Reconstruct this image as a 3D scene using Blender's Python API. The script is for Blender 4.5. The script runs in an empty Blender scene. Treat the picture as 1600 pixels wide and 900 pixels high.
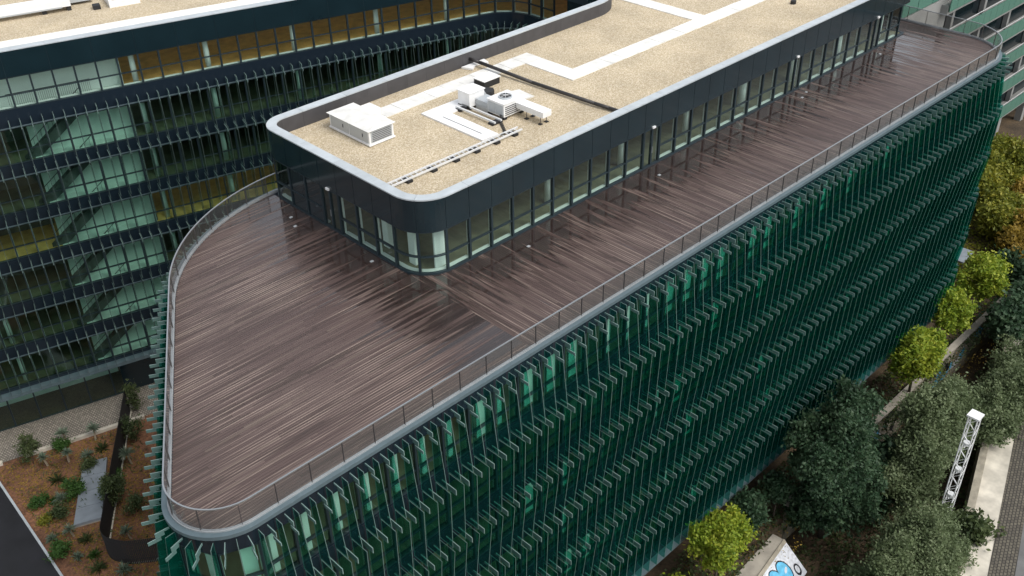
import bpy, math, random
import numpy as np
from mathutils import Vector, Matrix

random.seed(7)
rng = np.random.default_rng(11)
SC = bpy.context.scene
COL = SC.collection
R = math.radians

# ------------------------------------------------------------------ camera
cam_d = bpy.data.cameras.new('camera')
cam = bpy.data.objects.new('camera', cam_d)
COL.objects.link(cam)
cam_d.sensor_width = 36.0
cam_d.lens = 1582.0 / 1600.0 * 36.0
cam_d.clip_end = 3000.0
cam.matrix_world = Matrix(((0.71257579, 0.40052804, -0.57603214, 0.0),
                           (-0.70141515, 0.38809605, -0.59782794, 0.0),
                           (-0.01589105, 0.83003539, 0.55748428, 28.0),
                           (0, 0, 0, 1))) @ Matrix.Rotation(0, 4, 'X')
# rows above are world axes in camera space: world = R @ cam
SC.camera = cam

# ------------------------------------------------------------------ sky, sun, exposure
SUN_EL, SUN_AZ = 54.0, 283.0      # degrees; azimuth = direction TO the sun, from +x towards +y
world = bpy.data.worlds.new('World')
SC.world = world
world.use_nodes = True
wn = world.node_tree
wn.nodes.clear()
w_out = wn.nodes.new('ShaderNodeOutputWorld')
w_bg = wn.nodes.new('ShaderNodeBackground')
w_sky = wn.nodes.new('ShaderNodeTexSky')
w_sky.sky_type = 'NISHITA'
w_sky.sun_disc = False
w_sky.sun_elevation = R(SUN_EL)
w_sky.sun_rotation = R(90.0 - SUN_AZ)
w_sky.air_density = 1.2
w_sky.dust_density = 2.0
w_sky.ozone_density = 1.0
w_hsv = wn.nodes.new('ShaderNodeHueSaturation')
w_hsv.inputs['Saturation'].default_value = 0.28
wn.links.new(w_sky.outputs[0], w_hsv.inputs['Color'])
wn.links.new(w_hsv.outputs[0], w_bg.inputs[0])
w_bg.inputs[1].default_value = 0.15
wn.links.new(w_bg.outputs[0], w_out.inputs[0])

sun_d = bpy.data.lights.new('sun', 'SUN')
sun_d.energy = 1.3
sun_d.angle = R(28)
sun_d.color = (1.0, 0.96, 0.9)
sun = bpy.data.objects.new('sun', sun_d)
COL.objects.link(sun)
sd = Vector((math.cos(R(SUN_AZ)) * math.cos(R(SUN_EL)), math.sin(R(SUN_AZ)) * math.cos(R(SUN_EL)), math.sin(R(SUN_EL))))
sun.rotation_euler = sd.to_track_quat('Z', 'Y').to_euler()
sun.location = (0, 0, 80)

SC.view_settings.view_transform = 'Standard'
SC.view_settings.look = 'None'
SC.view_settings.gamma = 1.0
SC.view_settings.exposure = 0.6
SC.render.engine = 'CYCLES'
SC.cycles.use_denoising = True
SC.cycles.max_bounces = 8
SC.cycles.diffuse_bounces = 4
SC.cycles.glossy_bounces = 3
SC.cycles.transmission_bounces = 4
SC.cycles.transparent_max_bounces = 40
SC.cycles.caustics_reflective = False
SC.cycles.caustics_refractive = False

# ------------------------------------------------------------------ materials
def new_mat(name):
    m = bpy.data.materials.new(name)
    m.use_nodes = True
    nt = m.node_tree
    nt.nodes.clear()
    out = nt.nodes.new('ShaderNodeOutputMaterial')
    return m, nt, out

def L(nt, a, b):
    nt.links.new(a, b)

def principled(name, col, rough=0.6, metal=0.0, spec=0.5, noise=0.0, nscale=3.0, bump=0.0, bscale=40.0, rnd=0.0):
    m, nt, out = new_mat(name)
    p = nt.nodes.new('ShaderNodeBsdfPrincipled')
    L(nt, p.outputs[0], out.inputs[0])
    p.inputs['Base Color'].default_value = (*col, 1)
    p.inputs['Roughness'].default_value = rough
    p.inputs['Metallic'].default_value = metal
    p.inputs['Specular IOR Level'].default_value = spec
    geo = nt.nodes.new('ShaderNodeNewGeometry')
    src = None
    if noise > 0:
        tx = nt.nodes.new('ShaderNodeTexNoise')
        tx.inputs['Scale'].default_value = nscale
        tx.inputs['Detail'].default_value = 6
        L(nt, geo.outputs['Position'], tx.inputs['Vector'])
        mr = nt.nodes.new('ShaderNodeMapRange')
        mr.inputs[1].default_value = 0.3
        mr.inputs[2].default_value = 0.7
        mr.inputs[3].default_value = 1 - noise
        mr.inputs[4].default_value = 1 + noise
        L(nt, tx.outputs[0], mr.inputs[0])
        src = mr.outputs[0]
    if rnd > 0:
        oi = nt.nodes.new('ShaderNodeObjectInfo')
        mr2 = nt.nodes.new('ShaderNodeMapRange')
        mr2.inputs[3].default_value = 1 - rnd
        mr2.inputs[4].default_value = 1 + rnd
        L(nt, oi.outputs['Random'], mr2.inputs[0])
        if src is None:
            src = mr2.outputs[0]
        else:
            mm = nt.nodes.new('ShaderNodeMath')
            mm.operation = 'MULTIPLY'
            L(nt, src, mm.inputs[0])
            L(nt, mr2.outputs[0], mm.inputs[1])
            src = mm.outputs[0]
    if src is not None:
        vm = nt.nodes.new('ShaderNodeVectorMath')
        vm.operation = 'SCALE'
        vm.inputs[0].default_value = col
        L(nt, src, vm.inputs['Scale'])
        L(nt, vm.outputs[0], p.inputs['Base Color'])
    if bump > 0:
        t2 = nt.nodes.new('ShaderNodeTexNoise')
        t2.inputs['Scale'].default_value = bscale
        t2.inputs['Detail'].default_value = 4
        L(nt, geo.outputs['Position'], t2.inputs['Vector'])
        bp = nt.nodes.new('ShaderNodeBump')
        bp.inputs['Strength'].default_value = bump
        bp.inputs['Distance'].default_value = 0.05
        L(nt, t2.outputs[0], bp.inputs['Height'])
        L(nt, bp.outputs[0], p.inputs['Normal'])
    return m

def thin_glass(name, tint, ior=1.5, rough=0.01, frost=0.0, frost_col=(0.6, 0.7, 0.68), refl=1.0):
    m, nt, out = new_mat(name)
    tr = nt.nodes.new('ShaderNodeBsdfTransparent')
    tr.inputs[0].default_value = (*tint, 1)
    gl = nt.nodes.new('ShaderNodeBsdfGlossy')
    gl.inputs['Roughness'].default_value = rough
    gl.inputs[0].default_value = (refl, refl, refl, 1)
    f0 = ((ior - 1) / (ior + 1)) ** 2
    geo = nt.nodes.new('ShaderNodeNewGeometry')
    dt = nt.nodes.new('ShaderNodeVectorMath'); dt.operation = 'DOT_PRODUCT'
    L(nt, geo.outputs['Normal'], dt.inputs[0]); L(nt, geo.outputs['Incoming'], dt.inputs[1])
    ab = nt.nodes.new('ShaderNodeMath'); ab.operation = 'ABSOLUTE'; L(nt, dt.outputs['Value'], ab.inputs[0])
    om = nt.nodes.new('ShaderNodeMath'); om.operation = 'SUBTRACT'; om.inputs[0].default_value = 1.0; L(nt, ab.outputs[0], om.inputs[1])
    pw = nt.nodes.new('ShaderNodeMath'); pw.operation = 'POWER'; pw.inputs[1].default_value = 5.0; L(nt, om.outputs[0], pw.inputs[0])
    fr = nt.nodes.new('ShaderNodeMath'); fr.operation = 'MULTIPLY_ADD'
    fr.inputs[1].default_value = 1.0 - f0; fr.inputs[2].default_value = f0; L(nt, pw.outputs[0], fr.inputs[0])
    mx = nt.nodes.new('ShaderNodeMixShader')
    L(nt, fr.outputs[0], mx.inputs[0])
    base = tr.outputs[0]
    if frost > 0:
        df = nt.nodes.new('ShaderNodeBsdfDiffuse')
        df.inputs[0].default_value = (*frost_col, 1)
        m2 = nt.nodes.new('ShaderNodeMixShader')
        m2.inputs[0].default_value = frost
        L(nt, tr.outputs[0], m2.inputs[1])
        L(nt, df.outputs[0], m2.inputs[2])
        base = m2.outputs[0]
    L(nt, base, mx.inputs[1])
    L(nt, gl.outputs[0], mx.inputs[2])
    L(nt, mx.outputs[0], out.inputs[0])
    return m

M = {}
M['navy'] = principled('navy_panel', (0.009, 0.021, 0.027), 0.12, spec=0.6, noise=0.12, nscale=0.6)
M['spandrel'] = principled('spandrel_panel', (0.012, 0.02, 0.03), 0.16, spec=0.5)
M['frame'] = principled('frame_metal', (0.02, 0.034, 0.042), 0.4, metal=0.2, spec=0.5)
M['lining'] = principled('white_lining', (0.62, 0.68, 0.64), 0.6)
M['coping'] = principled('coping_metal', (0.46, 0.50, 0.52), 0.42, metal=0.15, noise=0.1, nscale=1.5, rnd=0.05)
M['cap'] = principled('edge_cap_metal', (0.12, 0.165, 0.185), 0.38, metal=0.3, noise=0.08, nscale=2)
M['kerb'] = principled('kerb_metal', (0.34, 0.36, 0.37), 0.45, metal=0.3, noise=0.1, nscale=3)
M['rail'] = principled('rail_steel', (0.42, 0.44, 0.45), 0.3, metal=0.75)
M['post'] = principled('post_steel', (0.09, 0.085, 0.085), 0.45, metal=0.4)
M['parapet'] = principled('parapet_membrane', (0.055, 0.053, 0.056), 0.6, noise=0.12, nscale=2, rnd=0.08)
M['white'] = principled('white_metal', (0.78, 0.78, 0.77), 0.45, noise=0.05, nscale=2)
M['offwhite'] = principled('pale_membrane', (0.72, 0.71, 0.67), 0.7, noise=0.12, nscale=1.6, bump=0.1, rnd=0.07)
M['black'] = principled('black_rubber', (0.015, 0.015, 0.016), 0.7)
M['duct'] = principled('grey_duct', (0.45, 0.48, 0.5), 0.45, metal=0.3)
M['pipe'] = principled('dark_pipe', (0.03, 0.027, 0.027), 0.5, noise=0.2, nscale=4)
M['slab'] = principled('concrete_slab', (0.16, 0.16, 0.15), 0.8)
M['carpet'] = principled('office_floor', (0.15, 0.15, 0.09), 0.8, noise=0.3, nscale=0.9)
M['ply'] = principled('chipboard_floor', (0.80, 0.48, 0.15), 0.75, noise=0.2, nscale=1.4)
M['ceil'] = principled('ceiling_white', (0.7, 0.72, 0.7), 0.8)
M['core'] = principled('core_wall', (0.09, 0.095, 0.08), 0.8, noise=0.15, nscale=0.5)
M['inwall'] = principled('white_wall', (0.72, 0.78, 0.74), 0.7)
M['blind'] = principled('white_blind', (0.5, 0.74, 0.66), 0.8)
M['glass'] = thin_glass('window_glass', (0.79, 0.90, 0.86), 1.5)
M['pglass'] = thin_glass('penthouse_glass', (0.89, 0.945, 0.925), 1.5)
M['darkglass'] = principled('dark_glass', (0.012, 0.02, 0.024), 0.05, spec=0.6)
M['fin'] = thin_glass('green_fin_glass', (0.44, 0.79, 0.73), 1.45, frost=0.065, frost_col=(0.012, 0.24, 0.2), refl=0.8)
M['fin_edge_dim'] = principled('fin_edge_dim', (0.07, 0.10, 0.095), 0.4)
M['fin_clear'] = thin_glass('clear_fin_glass', (0.84, 0.94, 0.91), 1.45, frost=0.01, frost_col=(0.05, 0.2, 0.15), refl=0.7)
M['fin_edge'] = principled('fin_edge', (0.115, 0.175, 0.16), 0.35)
M['clamp'] = thin_glass('frosted_clamp', (0.66, 0.84, 0.79), 1.45, rough=0.15, frost=0.7, frost_col=(0.14, 0.235, 0.22))
M['clamp_edge'] = principled('clamp_edge', (0.17, 0.245, 0.23), 0.3)
M['mesh'] = thin_glass('mesh_infill', (0.92, 0.92, 0.91), 1.1, frost=0.10, frost_col=(0.2, 0.2, 0.19))
M['asphalt'] = principled('asphalt', (0.13, 0.13, 0.128), 0.85, noise=0.25, nscale=0.8, bump=0.4)
M['darkroof'] = principled('dark_roof', (0.014, 0.014, 0.017), 0.55, noise=0.25, nscale=0.7)
M['concrete'] = principled('concrete', (0.33, 0.30, 0.25), 0.85, noise=0.2, nscale=1.2, bump=0.3)
M['paleconc'] = principled('pale_concrete', (0.52, 0.48, 0.40), 0.8, noise=0.3, nscale=0.9)
M['bark'] = principled('bark', (0.07, 0.055, 0.04), 0.9, bump=0.5, bscale=25)
M['barkpale'] = principled('pale_bark', (0.3, 0.24, 0.17), 0.9)
M['palewall'] = principled('wall_stone', (0.3, 0.27, 0.21), 0.9, noise=0.3, nscale=1.5, bump=0.5)
M['galv'] = principled('galvanised', (0.7, 0.71, 0.71), 0.4, metal=0.1)
M['stairgrey'] = principled('stair_concrete', (0.09, 0.1, 0.095), 0.8)
M['greyroof'] = principled('grey_zinc', (0.24, 0.27, 0.3), 0.5, metal=0.2, noise=0.12, nscale=1.5)
M['greencladd'] = thin_glass('green_band_glass', (0.2, 0.5, 0.4), 1.5, frost=0.7, frost_col=(0.12, 0.28, 0.22))
M['greystone'] = principled('grey_cladding', (0.27, 0.27, 0.26), 0.6, noise=0.08, nscale=1.0, rnd=0.06)
M['graf_b'] = principled('paint_blue', (0.12, 0.45, 0.68), 0.6, noise=0.25, nscale=3)
M['graf_k'] = principled('paint_black', (0.01, 0.01, 0.015), 0.5)
M['graf_w'] = principled('paint_white', (0.6, 0.62, 0.66), 0.6, noise=0.2, nscale=4)

def gravel_mat():
    m, nt, out = new_mat('gravel')
    p = nt.nodes.new('ShaderNodeBsdfPrincipled')
    p.inputs['Roughness'].default_value = 0.9
    p.inputs['Specular IOR Level'].default_value = 0.2
    geo = nt.nodes.new('ShaderNodeNewGeometry')
    v = nt.nodes.new('ShaderNodeTexVoronoi')
    v.inputs['Scale'].default_value = 21.0
    L(nt, geo.outputs['Position'], v.inputs['Vector'])
    n = nt.nodes.new('ShaderNodeTexNoise')
    n.inputs['Scale'].default_value = 0.35
    n.inputs['Detail'].default_value = 5
    L(nt, geo.outputs['Position'], n.inputs['Vector'])
    sep = nt.nodes.new('ShaderNodeSeparateColor')
    L(nt, v.outputs['Color'], sep.inputs[0])
    cr = nt.nodes.new('ShaderNodeValToRGB')
    e = cr.color_ramp.elements
    e[0].position = 0.0; e[0].color = (0.36, 0.295, 0.20, 1)
    e[1].position = 1.0; e[1].color = (0.66, 0.58, 0.45, 1)
    x = cr.color_ramp.elements.new(0.35); x.color = (0.43, 0.345, 0.225, 1)
    x = cr.color_ramp.elements.new(0.7); x.color = (0.54, 0.46, 0.33, 1)
    L(nt, sep.outputs[0], cr.inputs[0])
    mr = nt.nodes.new('ShaderNodeMapRange')
    mr.inputs[1].default_value = 0.3; mr.inputs[2].default_value = 0.7
    mr.inputs[3].default_value = 0.88; mr.inputs[4].default_value = 1.14
    L(nt, n.outputs[0], mr.inputs[0])
    vm = nt.nodes.new('ShaderNodeVectorMath'); vm.operation = 'SCALE'
    L(nt, cr.outputs[0], vm.inputs[0]); L(nt, mr.outputs[0], vm.inputs['Scale'])
    L(nt, vm.outputs[0], p.inputs['Base Color'])
    bp = nt.nodes.new('ShaderNodeBump'); bp.inputs['Strength'].default_value = 0.6; bp.inputs['Distance'].default_value = 0.04
    L(nt, v.outputs['Distance'], bp.inputs['Height']); bp.invert = True
    L(nt, bp.outputs[0], p.inputs['Normal'])
    L(nt, p.outputs[0], out.inputs[0])
    return m
M['gravel'] = gravel_mat()

def wood_mat(name, along, island):
    """wet brown decking; 'along' = 0 boards run along x, 1 along y"""
    m, nt, out = new_mat(name)
    p = nt.nodes.new('ShaderNodeBsdfPrincipled')
    geo = nt.nodes.new('ShaderNodeNewGeometry')
    if island:
        rnd = geo.outputs['Random Per Island']
    else:
        oi = nt.nodes.new('ShaderNodeObjectInfo')
        rnd = oi.outputs['Random']
    cr = nt.nodes.new('ShaderNodeValToRGB')
    e = cr.color_ramp.elements
    e[0].position = 0.0; e[0].color = (0.052, 0.035, 0.029, 1)
    e[1].position = 1.0; e[1].color = (0.105, 0.077, 0.063, 1)
    for pos, c in ((0.25, (0.066, 0.043, 0.038)), (0.6, (0.080, 0.053, 0.047)), (0.90, (0.095, 0.065, 0.057))):
        x = cr.color_ramp.elements.new(pos); x.color = (*c, 1)
    L(nt, rnd, cr.inputs[0])
    # grain stretched along the board
    mp = nt.nodes.new('ShaderNodeMapping')
    mp.inputs['Scale'].default_value = (0.35, 34, 1) if along == 0 else (34, 0.35, 1)
    L(nt, geo.outputs['Position'], mp.inputs['Vector'])
    n1 = nt.nodes.new('ShaderNodeTexNoise'); n1.inputs['Scale'].default_value = 1.0; n1.inputs['Detail'].default_value = 5
    n1.inputs['Roughness'].default_value = 0.7
    L(nt, mp.outputs[0], n1.inputs['Vector'])
    mr = nt.nodes.new('ShaderNodeMapRange')
    mr.inputs[1].default_value = 0.3; mr.inputs[2].default_value = 0.75; mr.inputs[3].default_value = 0.72; mr.inputs[4].default_value = 1.45
    L(nt, n1.outputs[0], mr.inputs[0])
    vm = nt.nodes.new('ShaderNodeVectorMath'); vm.operation = 'SCALE'
    L(nt, cr.outputs[0], vm.inputs[0]); L(nt, mr.outputs[0], vm.inputs['Scale'])
    # pale worn streaks
    mp3 = nt.nodes.new('ShaderNodeMapping')
    mp3.inputs['Scale'].default_value = (0.13, 17.0, 1) if along == 0 else (17.0, 0.13, 1)
    L(nt, geo.outputs['Position'], mp3.inputs['Vector'])
    n3 = nt.nodes.new('ShaderNodeTexNoise'); n3.inputs['Scale'].default_value = 1.0; n3.inputs['Detail'].default_value = 8; n3.inputs['Roughness'].default_value = 0.75
    L(nt, mp3.outputs[0], n3.inputs['Vector'])
    st = nt.nodes.new('ShaderNodeMapRange'); st.inputs[1].default_value = 0.56; st.inputs[2].default_value = 0.63
    st.inputs[3].default_value = 0.0; st.inputs[4].default_value = 0.25
    L(nt, n3.outputs[0], st.inputs[0])
    mxs = nt.nodes.new('ShaderNodeMix'); mxs.data_type = 'RGBA'
    L(nt, st.outputs[0], mxs.inputs[0]); L(nt, vm.outputs[0], mxs.inputs[6])
    mxs.inputs[7].default_value = (0.235, 0.178, 0.132, 1)
    # dried pale edge along each board, broken up along its length
    sxa = nt.nodes.new('ShaderNodeSeparateXYZ'); L(nt, geo.outputs['Position'], sxa.inputs[0])
    row = nt.nodes.new('ShaderNodeMath'); row.operation = 'MULTIPLY_ADD'
    off0 = 25.98 if along == 0 else 26.15 + 0.145 / 2
    row.inputs[1].default_value = 1 / 0.145; row.inputs[2].default_value = -off0 / 0.145 + 0.5
    L(nt, sxa.outputs[1 if along == 0 else 0], row.inputs[0])
    fr_ = nt.nodes.new('ShaderNodeMath'); fr_.operation = 'FRACT'; L(nt, row.outputs[0], fr_.inputs[0])
    ln = nt.nodes.new('ShaderNodeMath'); ln.operation = 'LESS_THAN'; ln.inputs[1].default_value = 0.36; L(nt, fr_.outputs[0], ln.inputs[0])
    mp4 = nt.nodes.new('ShaderNodeMapping')
    mp4.inputs['Scale'].default_value = (0.17, 6.9, 1) if along == 0 else (6.9, 0.17, 1)
    L(nt, geo.outputs['Position'], mp4.inputs['Vector'])
    n4 = nt.nodes.new('ShaderNodeTexNoise'); n4.inputs['Scale'].default_value = 1.0; n4.inputs['Detail'].default_value = 3
    L(nt, mp4.outputs[0], n4.inputs['Vector'])
    n5 = nt.nodes.new('ShaderNodeTexNoise'); n5.inputs['Scale'].default_value = 0.16; n5.inputs['Detail'].default_value = 3
    L(nt, geo.outputs['Position'], n5.inputs['Vector'])
    s45 = nt.nodes.new('ShaderNodeMath'); s45.operation = 'MULTIPLY_ADD'; s45.inputs[1].default_value = 0.55
    L(nt, n5.outputs[0], s45.inputs[0]); L(nt, n4.outputs[0], s45.inputs[2])
    e5 = nt.nodes.new('ShaderNodeMapRange'); e5.inputs[1].default_value = 0.76; e5.inputs[2].default_value = 0.92; e5.inputs[3].default_value = 0.0; e5.inputs[4].default_value = 0.68
    L(nt, s45.outputs[0], e5.inputs[0])
    lm_ = nt.nodes.new('ShaderNodeMath'); lm_.operation = 'MULTIPLY'; L(nt, ln.outputs[0], lm_.inputs[0]); L(nt, e5.outputs[0], lm_.inputs[1])
    mxe = nt.nodes.new('ShaderNodeMix'); mxe.data_type = 'RGBA'
    L(nt, lm_.outputs[0], mxe.inputs[0]); L(nt, mxs.outputs[2], mxe.inputs[6]); mxe.inputs[7].default_value = (0.34, 0.265, 0.22, 1)
    # wetness: streaky along boards, strongest beside the rooftop pavilion
    mp2 = nt.nodes.new('ShaderNodeMapping')
    mp2.inputs['Scale'].default_value = (0.17, 3.4, 1) if along == 0 else (3.0, 0.26, 1)
    L(nt, geo.outputs['Position'], mp2.inputs['Vector'])
    n2 = nt.nodes.new('ShaderNodeTexNoise'); n2.inputs['Scale'].default_value = 1.0; n2.inputs['Detail'].default_value = 5
    L(nt, mp2.outputs[0], n2.inputs['Vector'])
    sx = nt.nodes.new('ShaderNodeSeparateXYZ'); L(nt, geo.outputs['Position'], sx.inputs[0])
    zone = nt.nodes.new('ShaderNodeMapRange'); zone.interpolation_type = 'SMOOTHSTEP'
    if along == 1:
        L(nt, sx.outputs[1], zone.inputs[0]); zone.inputs[1].default_value = 27.5; zone.inputs[2].default_value = 33.0
    else:
        L(nt, sx.outputs[0], zone.inputs[0]); zone.inputs[1].default_value = 19.0; zone.inputs[2].default_value = 26.0
    zone.inputs[3].default_value = -0.16; zone.inputs[4].default_value = 0.16
    ad = nt.nodes.new('ShaderNodeMath'); ad.operation = 'ADD'
    L(nt, n2.outputs[0], ad.inputs[0]); L(nt, zone.outputs[0], ad.inputs[1])
    wet = nt.nodes.new('ShaderNodeMapRange'); wet.interpolation_type = 'SMOOTHSTEP'
    wet.inputs[1].default_value = 0.48; wet.inputs[2].default_value = 0.66
    L(nt, ad.outputs[0], wet.inputs[0])
    mx = nt.nodes.new('ShaderNodeMix'); mx.data_type = 'RGBA'
    L(nt, wet.outputs[0], mx.inputs[0]); L(nt, mxe.outputs[2], mx.inputs[6])
    dk = nt.nodes.new('ShaderNodeVectorMath'); dk.operation = 'SCALE'; dk.inputs['Scale'].default_value = 0.42
    L(nt, vm.outputs[0], dk.inputs[0]); L(nt, dk.outputs[0], mx.inputs[7])
    L(nt, mx.outputs[2], p.inputs['Base Color'])
    rr = nt.nodes.new('ShaderNodeMapRange'); rr.inputs[3].default_value = 0.40; rr.inputs[4].default_value = 0.05 if along else 0.16
    L(nt, wet.outputs[0], rr.inputs[0]); L(nt, rr.outputs[0], p.inputs['Roughness'])
    L(nt, wet.outputs[0], p.inputs['Coat Weight']); p.inputs['Coat Roughness'].default_value = 0.03
    bp = nt.nodes.new('ShaderNodeBump'); bp.inputs['Strength'].default_value = 0.12; bp.inputs['Distance'].default_value = 0.01
    L(nt, n1.outputs[0], bp.inputs['Height']); L(nt, bp.outputs[0], p.inputs['Normal'])
    L(nt, p.outputs[0], out.inputs[0])
    return m
for al in (0, 1):
    M['wood%d' % al] = wood_mat('deck_wood_%d' % al, al, False)
    M['woodi%d' % al] = wood_mat('deck_wood_joined_%d' % al, al, True)

def leaf_mat(name, cols, trans=0.38):
    m, nt, out = new_mat(name)
    geo = nt.nodes.new('ShaderNodeNewGeometry')
    cr = nt.nodes.new('ShaderNodeValToRGB')
    e = cr.color_ramp.elements
    n = len(cols)
    e[0].position = 0; e[0].color = (*cols[0], 1)
    e[1].position = 1; e[1].color = (*cols[-1], 1)
    for i in range(1, n - 1):
        x = cr.color_ramp.elements.new(i / (n - 1)); x.color = (*cols[i], 1)
    tx = nt.nodes.new('ShaderNodeTexNoise'); tx.inputs['Scale'].default_value = 0.55; tx.inputs['Detail'].default_value = 3
    L(nt, geo.outputs['Position'], tx.inputs['Vector'])
    a = nt.nodes.new('ShaderNodeMath'); a.operation = 'MULTIPLY_ADD'; a.inputs[1].default_value = 0.55
    L(nt, geo.outputs['Random Per Island'], a.inputs[0])
    b = nt.nodes.new('ShaderNodeMapRange'); b.inputs[1].default_value = 0.3; b.inputs[2].default_value = 0.7; b.inputs[3].default_value = 0; b.inputs[4].default_value = 0.45
    L(nt, tx.outputs[0], b.inputs[0]); L(nt, b.outputs[0], a.inputs[2])
    L(nt, a.outputs[0], cr.inputs[0])
    p = nt.nodes.new('ShaderNodeBsdfPrincipled'); p.inputs['Roughness'].default_value = 0.55; p.inputs['Specular IOR Level'].default_value = 0.35
    t = nt.nodes.new('ShaderNodeBsdfTranslucent')
    L(nt, cr.outputs[0], p.inputs['Base Color']); L(nt, cr.outputs[0], t.inputs[0])
    mx = nt.nodes.new('ShaderNodeMixShader'); mx.inputs[0].default_value = trans
    L(nt, p.outputs[0], mx.inputs[1]); L(nt, t.outputs[0], mx.inputs[2])
    L(nt, mx.outputs[0], out.inputs[0])
    return m
M['leaf_dark'] = leaf_mat('leaf_dark', [(0.016, 0.042, 0.02), (0.04, 0.085, 0.04), (0.095, 0.15, 0.075)])
M['leaf_olive'] = leaf_mat('leaf_olive', [(0.06, 0.088, 0.036), (0.14, 0.185, 0.085), (0.26, 0.305, 0.17)])
M['leaf_yellow'] = leaf_mat('leaf_yellow', [(0.09, 0.17, 0.018), (0.25, 0.33, 0.028), (0.48, 0.48, 0.06)], 0.4)
M['leaf_autumn'] = leaf_mat('leaf_autumn', [(0.07, 0.105, 0.015), (0.20, 0.215, 0.025), (0.36, 0.32, 0.04)], 0.35)
M['leaf_orange'] = leaf_mat('leaf_orange', [(0.10, 0.09, 0.015), (0.27, 0.18, 0.025), (0.42, 0.28, 0.04)], 0.35)
M['leaf_green'] = leaf_mat('leaf_green', [(0.02, 0.06, 0.012), (0.05, 0.12, 0.022), (0.09, 0.18, 0.04)])
M['leaf_grey'] = leaf_mat('leaf_grey', [(0.1, 0.15, 0.1), (0.19, 0.25, 0.18), (0.32, 0.38, 0.28)])
M['leaf_fern'] = leaf_mat('leaf_fern', [(0.03, 0.05, 0.02), (0.07, 0.1, 0.035), (0.13, 0.16, 0.06)])

def mulch_mat(name='mulch', c0=(0.05, 0.027, 0.017), c1=(0.28, 0.125, 0.062)):
    m, nt, out = new_mat(name)
    p = nt.nodes.new('ShaderNodeBsdfPrincipled'); p.inputs['Roughness'].default_value = 0.9
    geo = nt.nodes.new('ShaderNodeNewGeometry')
    n = nt.nodes.new('ShaderNodeTexNoise'); n.inputs['Scale'].default_value = 5; n.inputs['Detail'].default_value = 8; n.inputs['Roughness'].default_value = 0.75
    L(nt, geo.outputs['Position'], n.inputs['Vector'])
    n2 = nt.nodes.new('ShaderNodeTexNoise'); n2.inputs['Scale'].default_value = 0.4; n2.inputs['Detail'].default_value = 3
    L(nt, geo.outputs['Position'], n2.inputs['Vector'])
    cr = nt.nodes.new('ShaderNodeValToRGB'); e = cr.color_ramp.elements
    e[0].position = 0.32; e[0].color = (*c0, 1); e[1].position = 0.7; e[1].color = (*c1, 1)
    L(nt, n.outputs[0], cr.inputs[0])
    mr = nt.nodes.new('ShaderNodeMapRange'); mr.inputs[1].default_value = 0.3; mr.inputs[2].default_value = 0.7; mr.inputs[3].default_value = 0.6; mr.inputs[4].default_value = 1.3
    L(nt, n2.outputs[0], mr.inputs[0])
    vm = nt.nodes.new('ShaderNodeVectorMath'); vm.operation = 'SCALE'
    L(nt, cr.outputs[0], vm.inputs[0]); L(nt, mr.outputs[0], vm.inputs['Scale'])
    L(nt, vm.outputs[0], p.inputs['Base Color'])
    bp = nt.nodes.new('ShaderNodeBump'); bp.inputs['Strength'].default_value = 0.7; bp.inputs['Distance'].default_value = 0.08
    L(nt, n.outputs[0], bp.inputs['Height']); L(nt, bp.outputs[0], p.inputs['Normal'])
    L(nt, p.outputs[0], out.inputs[0])
    return m
M['mulch'] = mulch_mat()
M['litter'] = mulch_mat('leaf_litter', (0.03, 0.024, 0.015), (0.13, 0.085, 0.045))
M['lawn'] = mulch_mat('rough_lawn', (0.03, 0.05, 0.012), (0.13, 0.14, 0.03))

def cobble_mat(name, c1, c2, mort, bw, bh, rot=0.0):
    m, nt, out = new_mat(name)
    p = nt.nodes.new('ShaderNodeBsdfPrincipled'); p.inputs['Roughness'].default_value = 0.75
    geo = nt.nodes.new('ShaderNodeNewGeometry')
    mp = nt.nodes.new('ShaderNodeMapping'); mp.inputs['Rotation'].default_value = (0, 0, rot)
    L(nt, geo.outputs['Position'], mp.inputs['Vector'])
    b = nt.nodes.new('ShaderNodeTexBrick')
    b.inputs['Scale'].default_value = 1.0
    b.inputs['Brick Width'].default_value = bw; b.inputs['Row Height'].default_value = bh
    b.inputs['Mortar Size'].default_value = 0.03; b.inputs['Color1'].default_value = (*c1, 1); b.inputs['Color2'].default_value = (*c2, 1)
    b.inputs['Mortar'].default_value = (*mort, 1)
    L(nt, mp.outputs[0], b.inputs['Vector'])
    L(nt, b.outputs[0], p.inputs['Base Color'])
    L(nt, p.outputs[0], out.inputs[0])
    return m
M['cobble'] = cobble_mat('cobbles', (0.34, 0.30, 0.25), (0.2, 0.18, 0.15), (0.09, 0.08, 0.065), 0.21, 0.21, R(15))
M['cobble_dark'] = cobble_mat('dark_cobbles', (0.13, 0.115, 0.085), (0.075, 0.065, 0.05), (0.02, 0.017, 0.013), 0.3, 0.22, R(-16))

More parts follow.
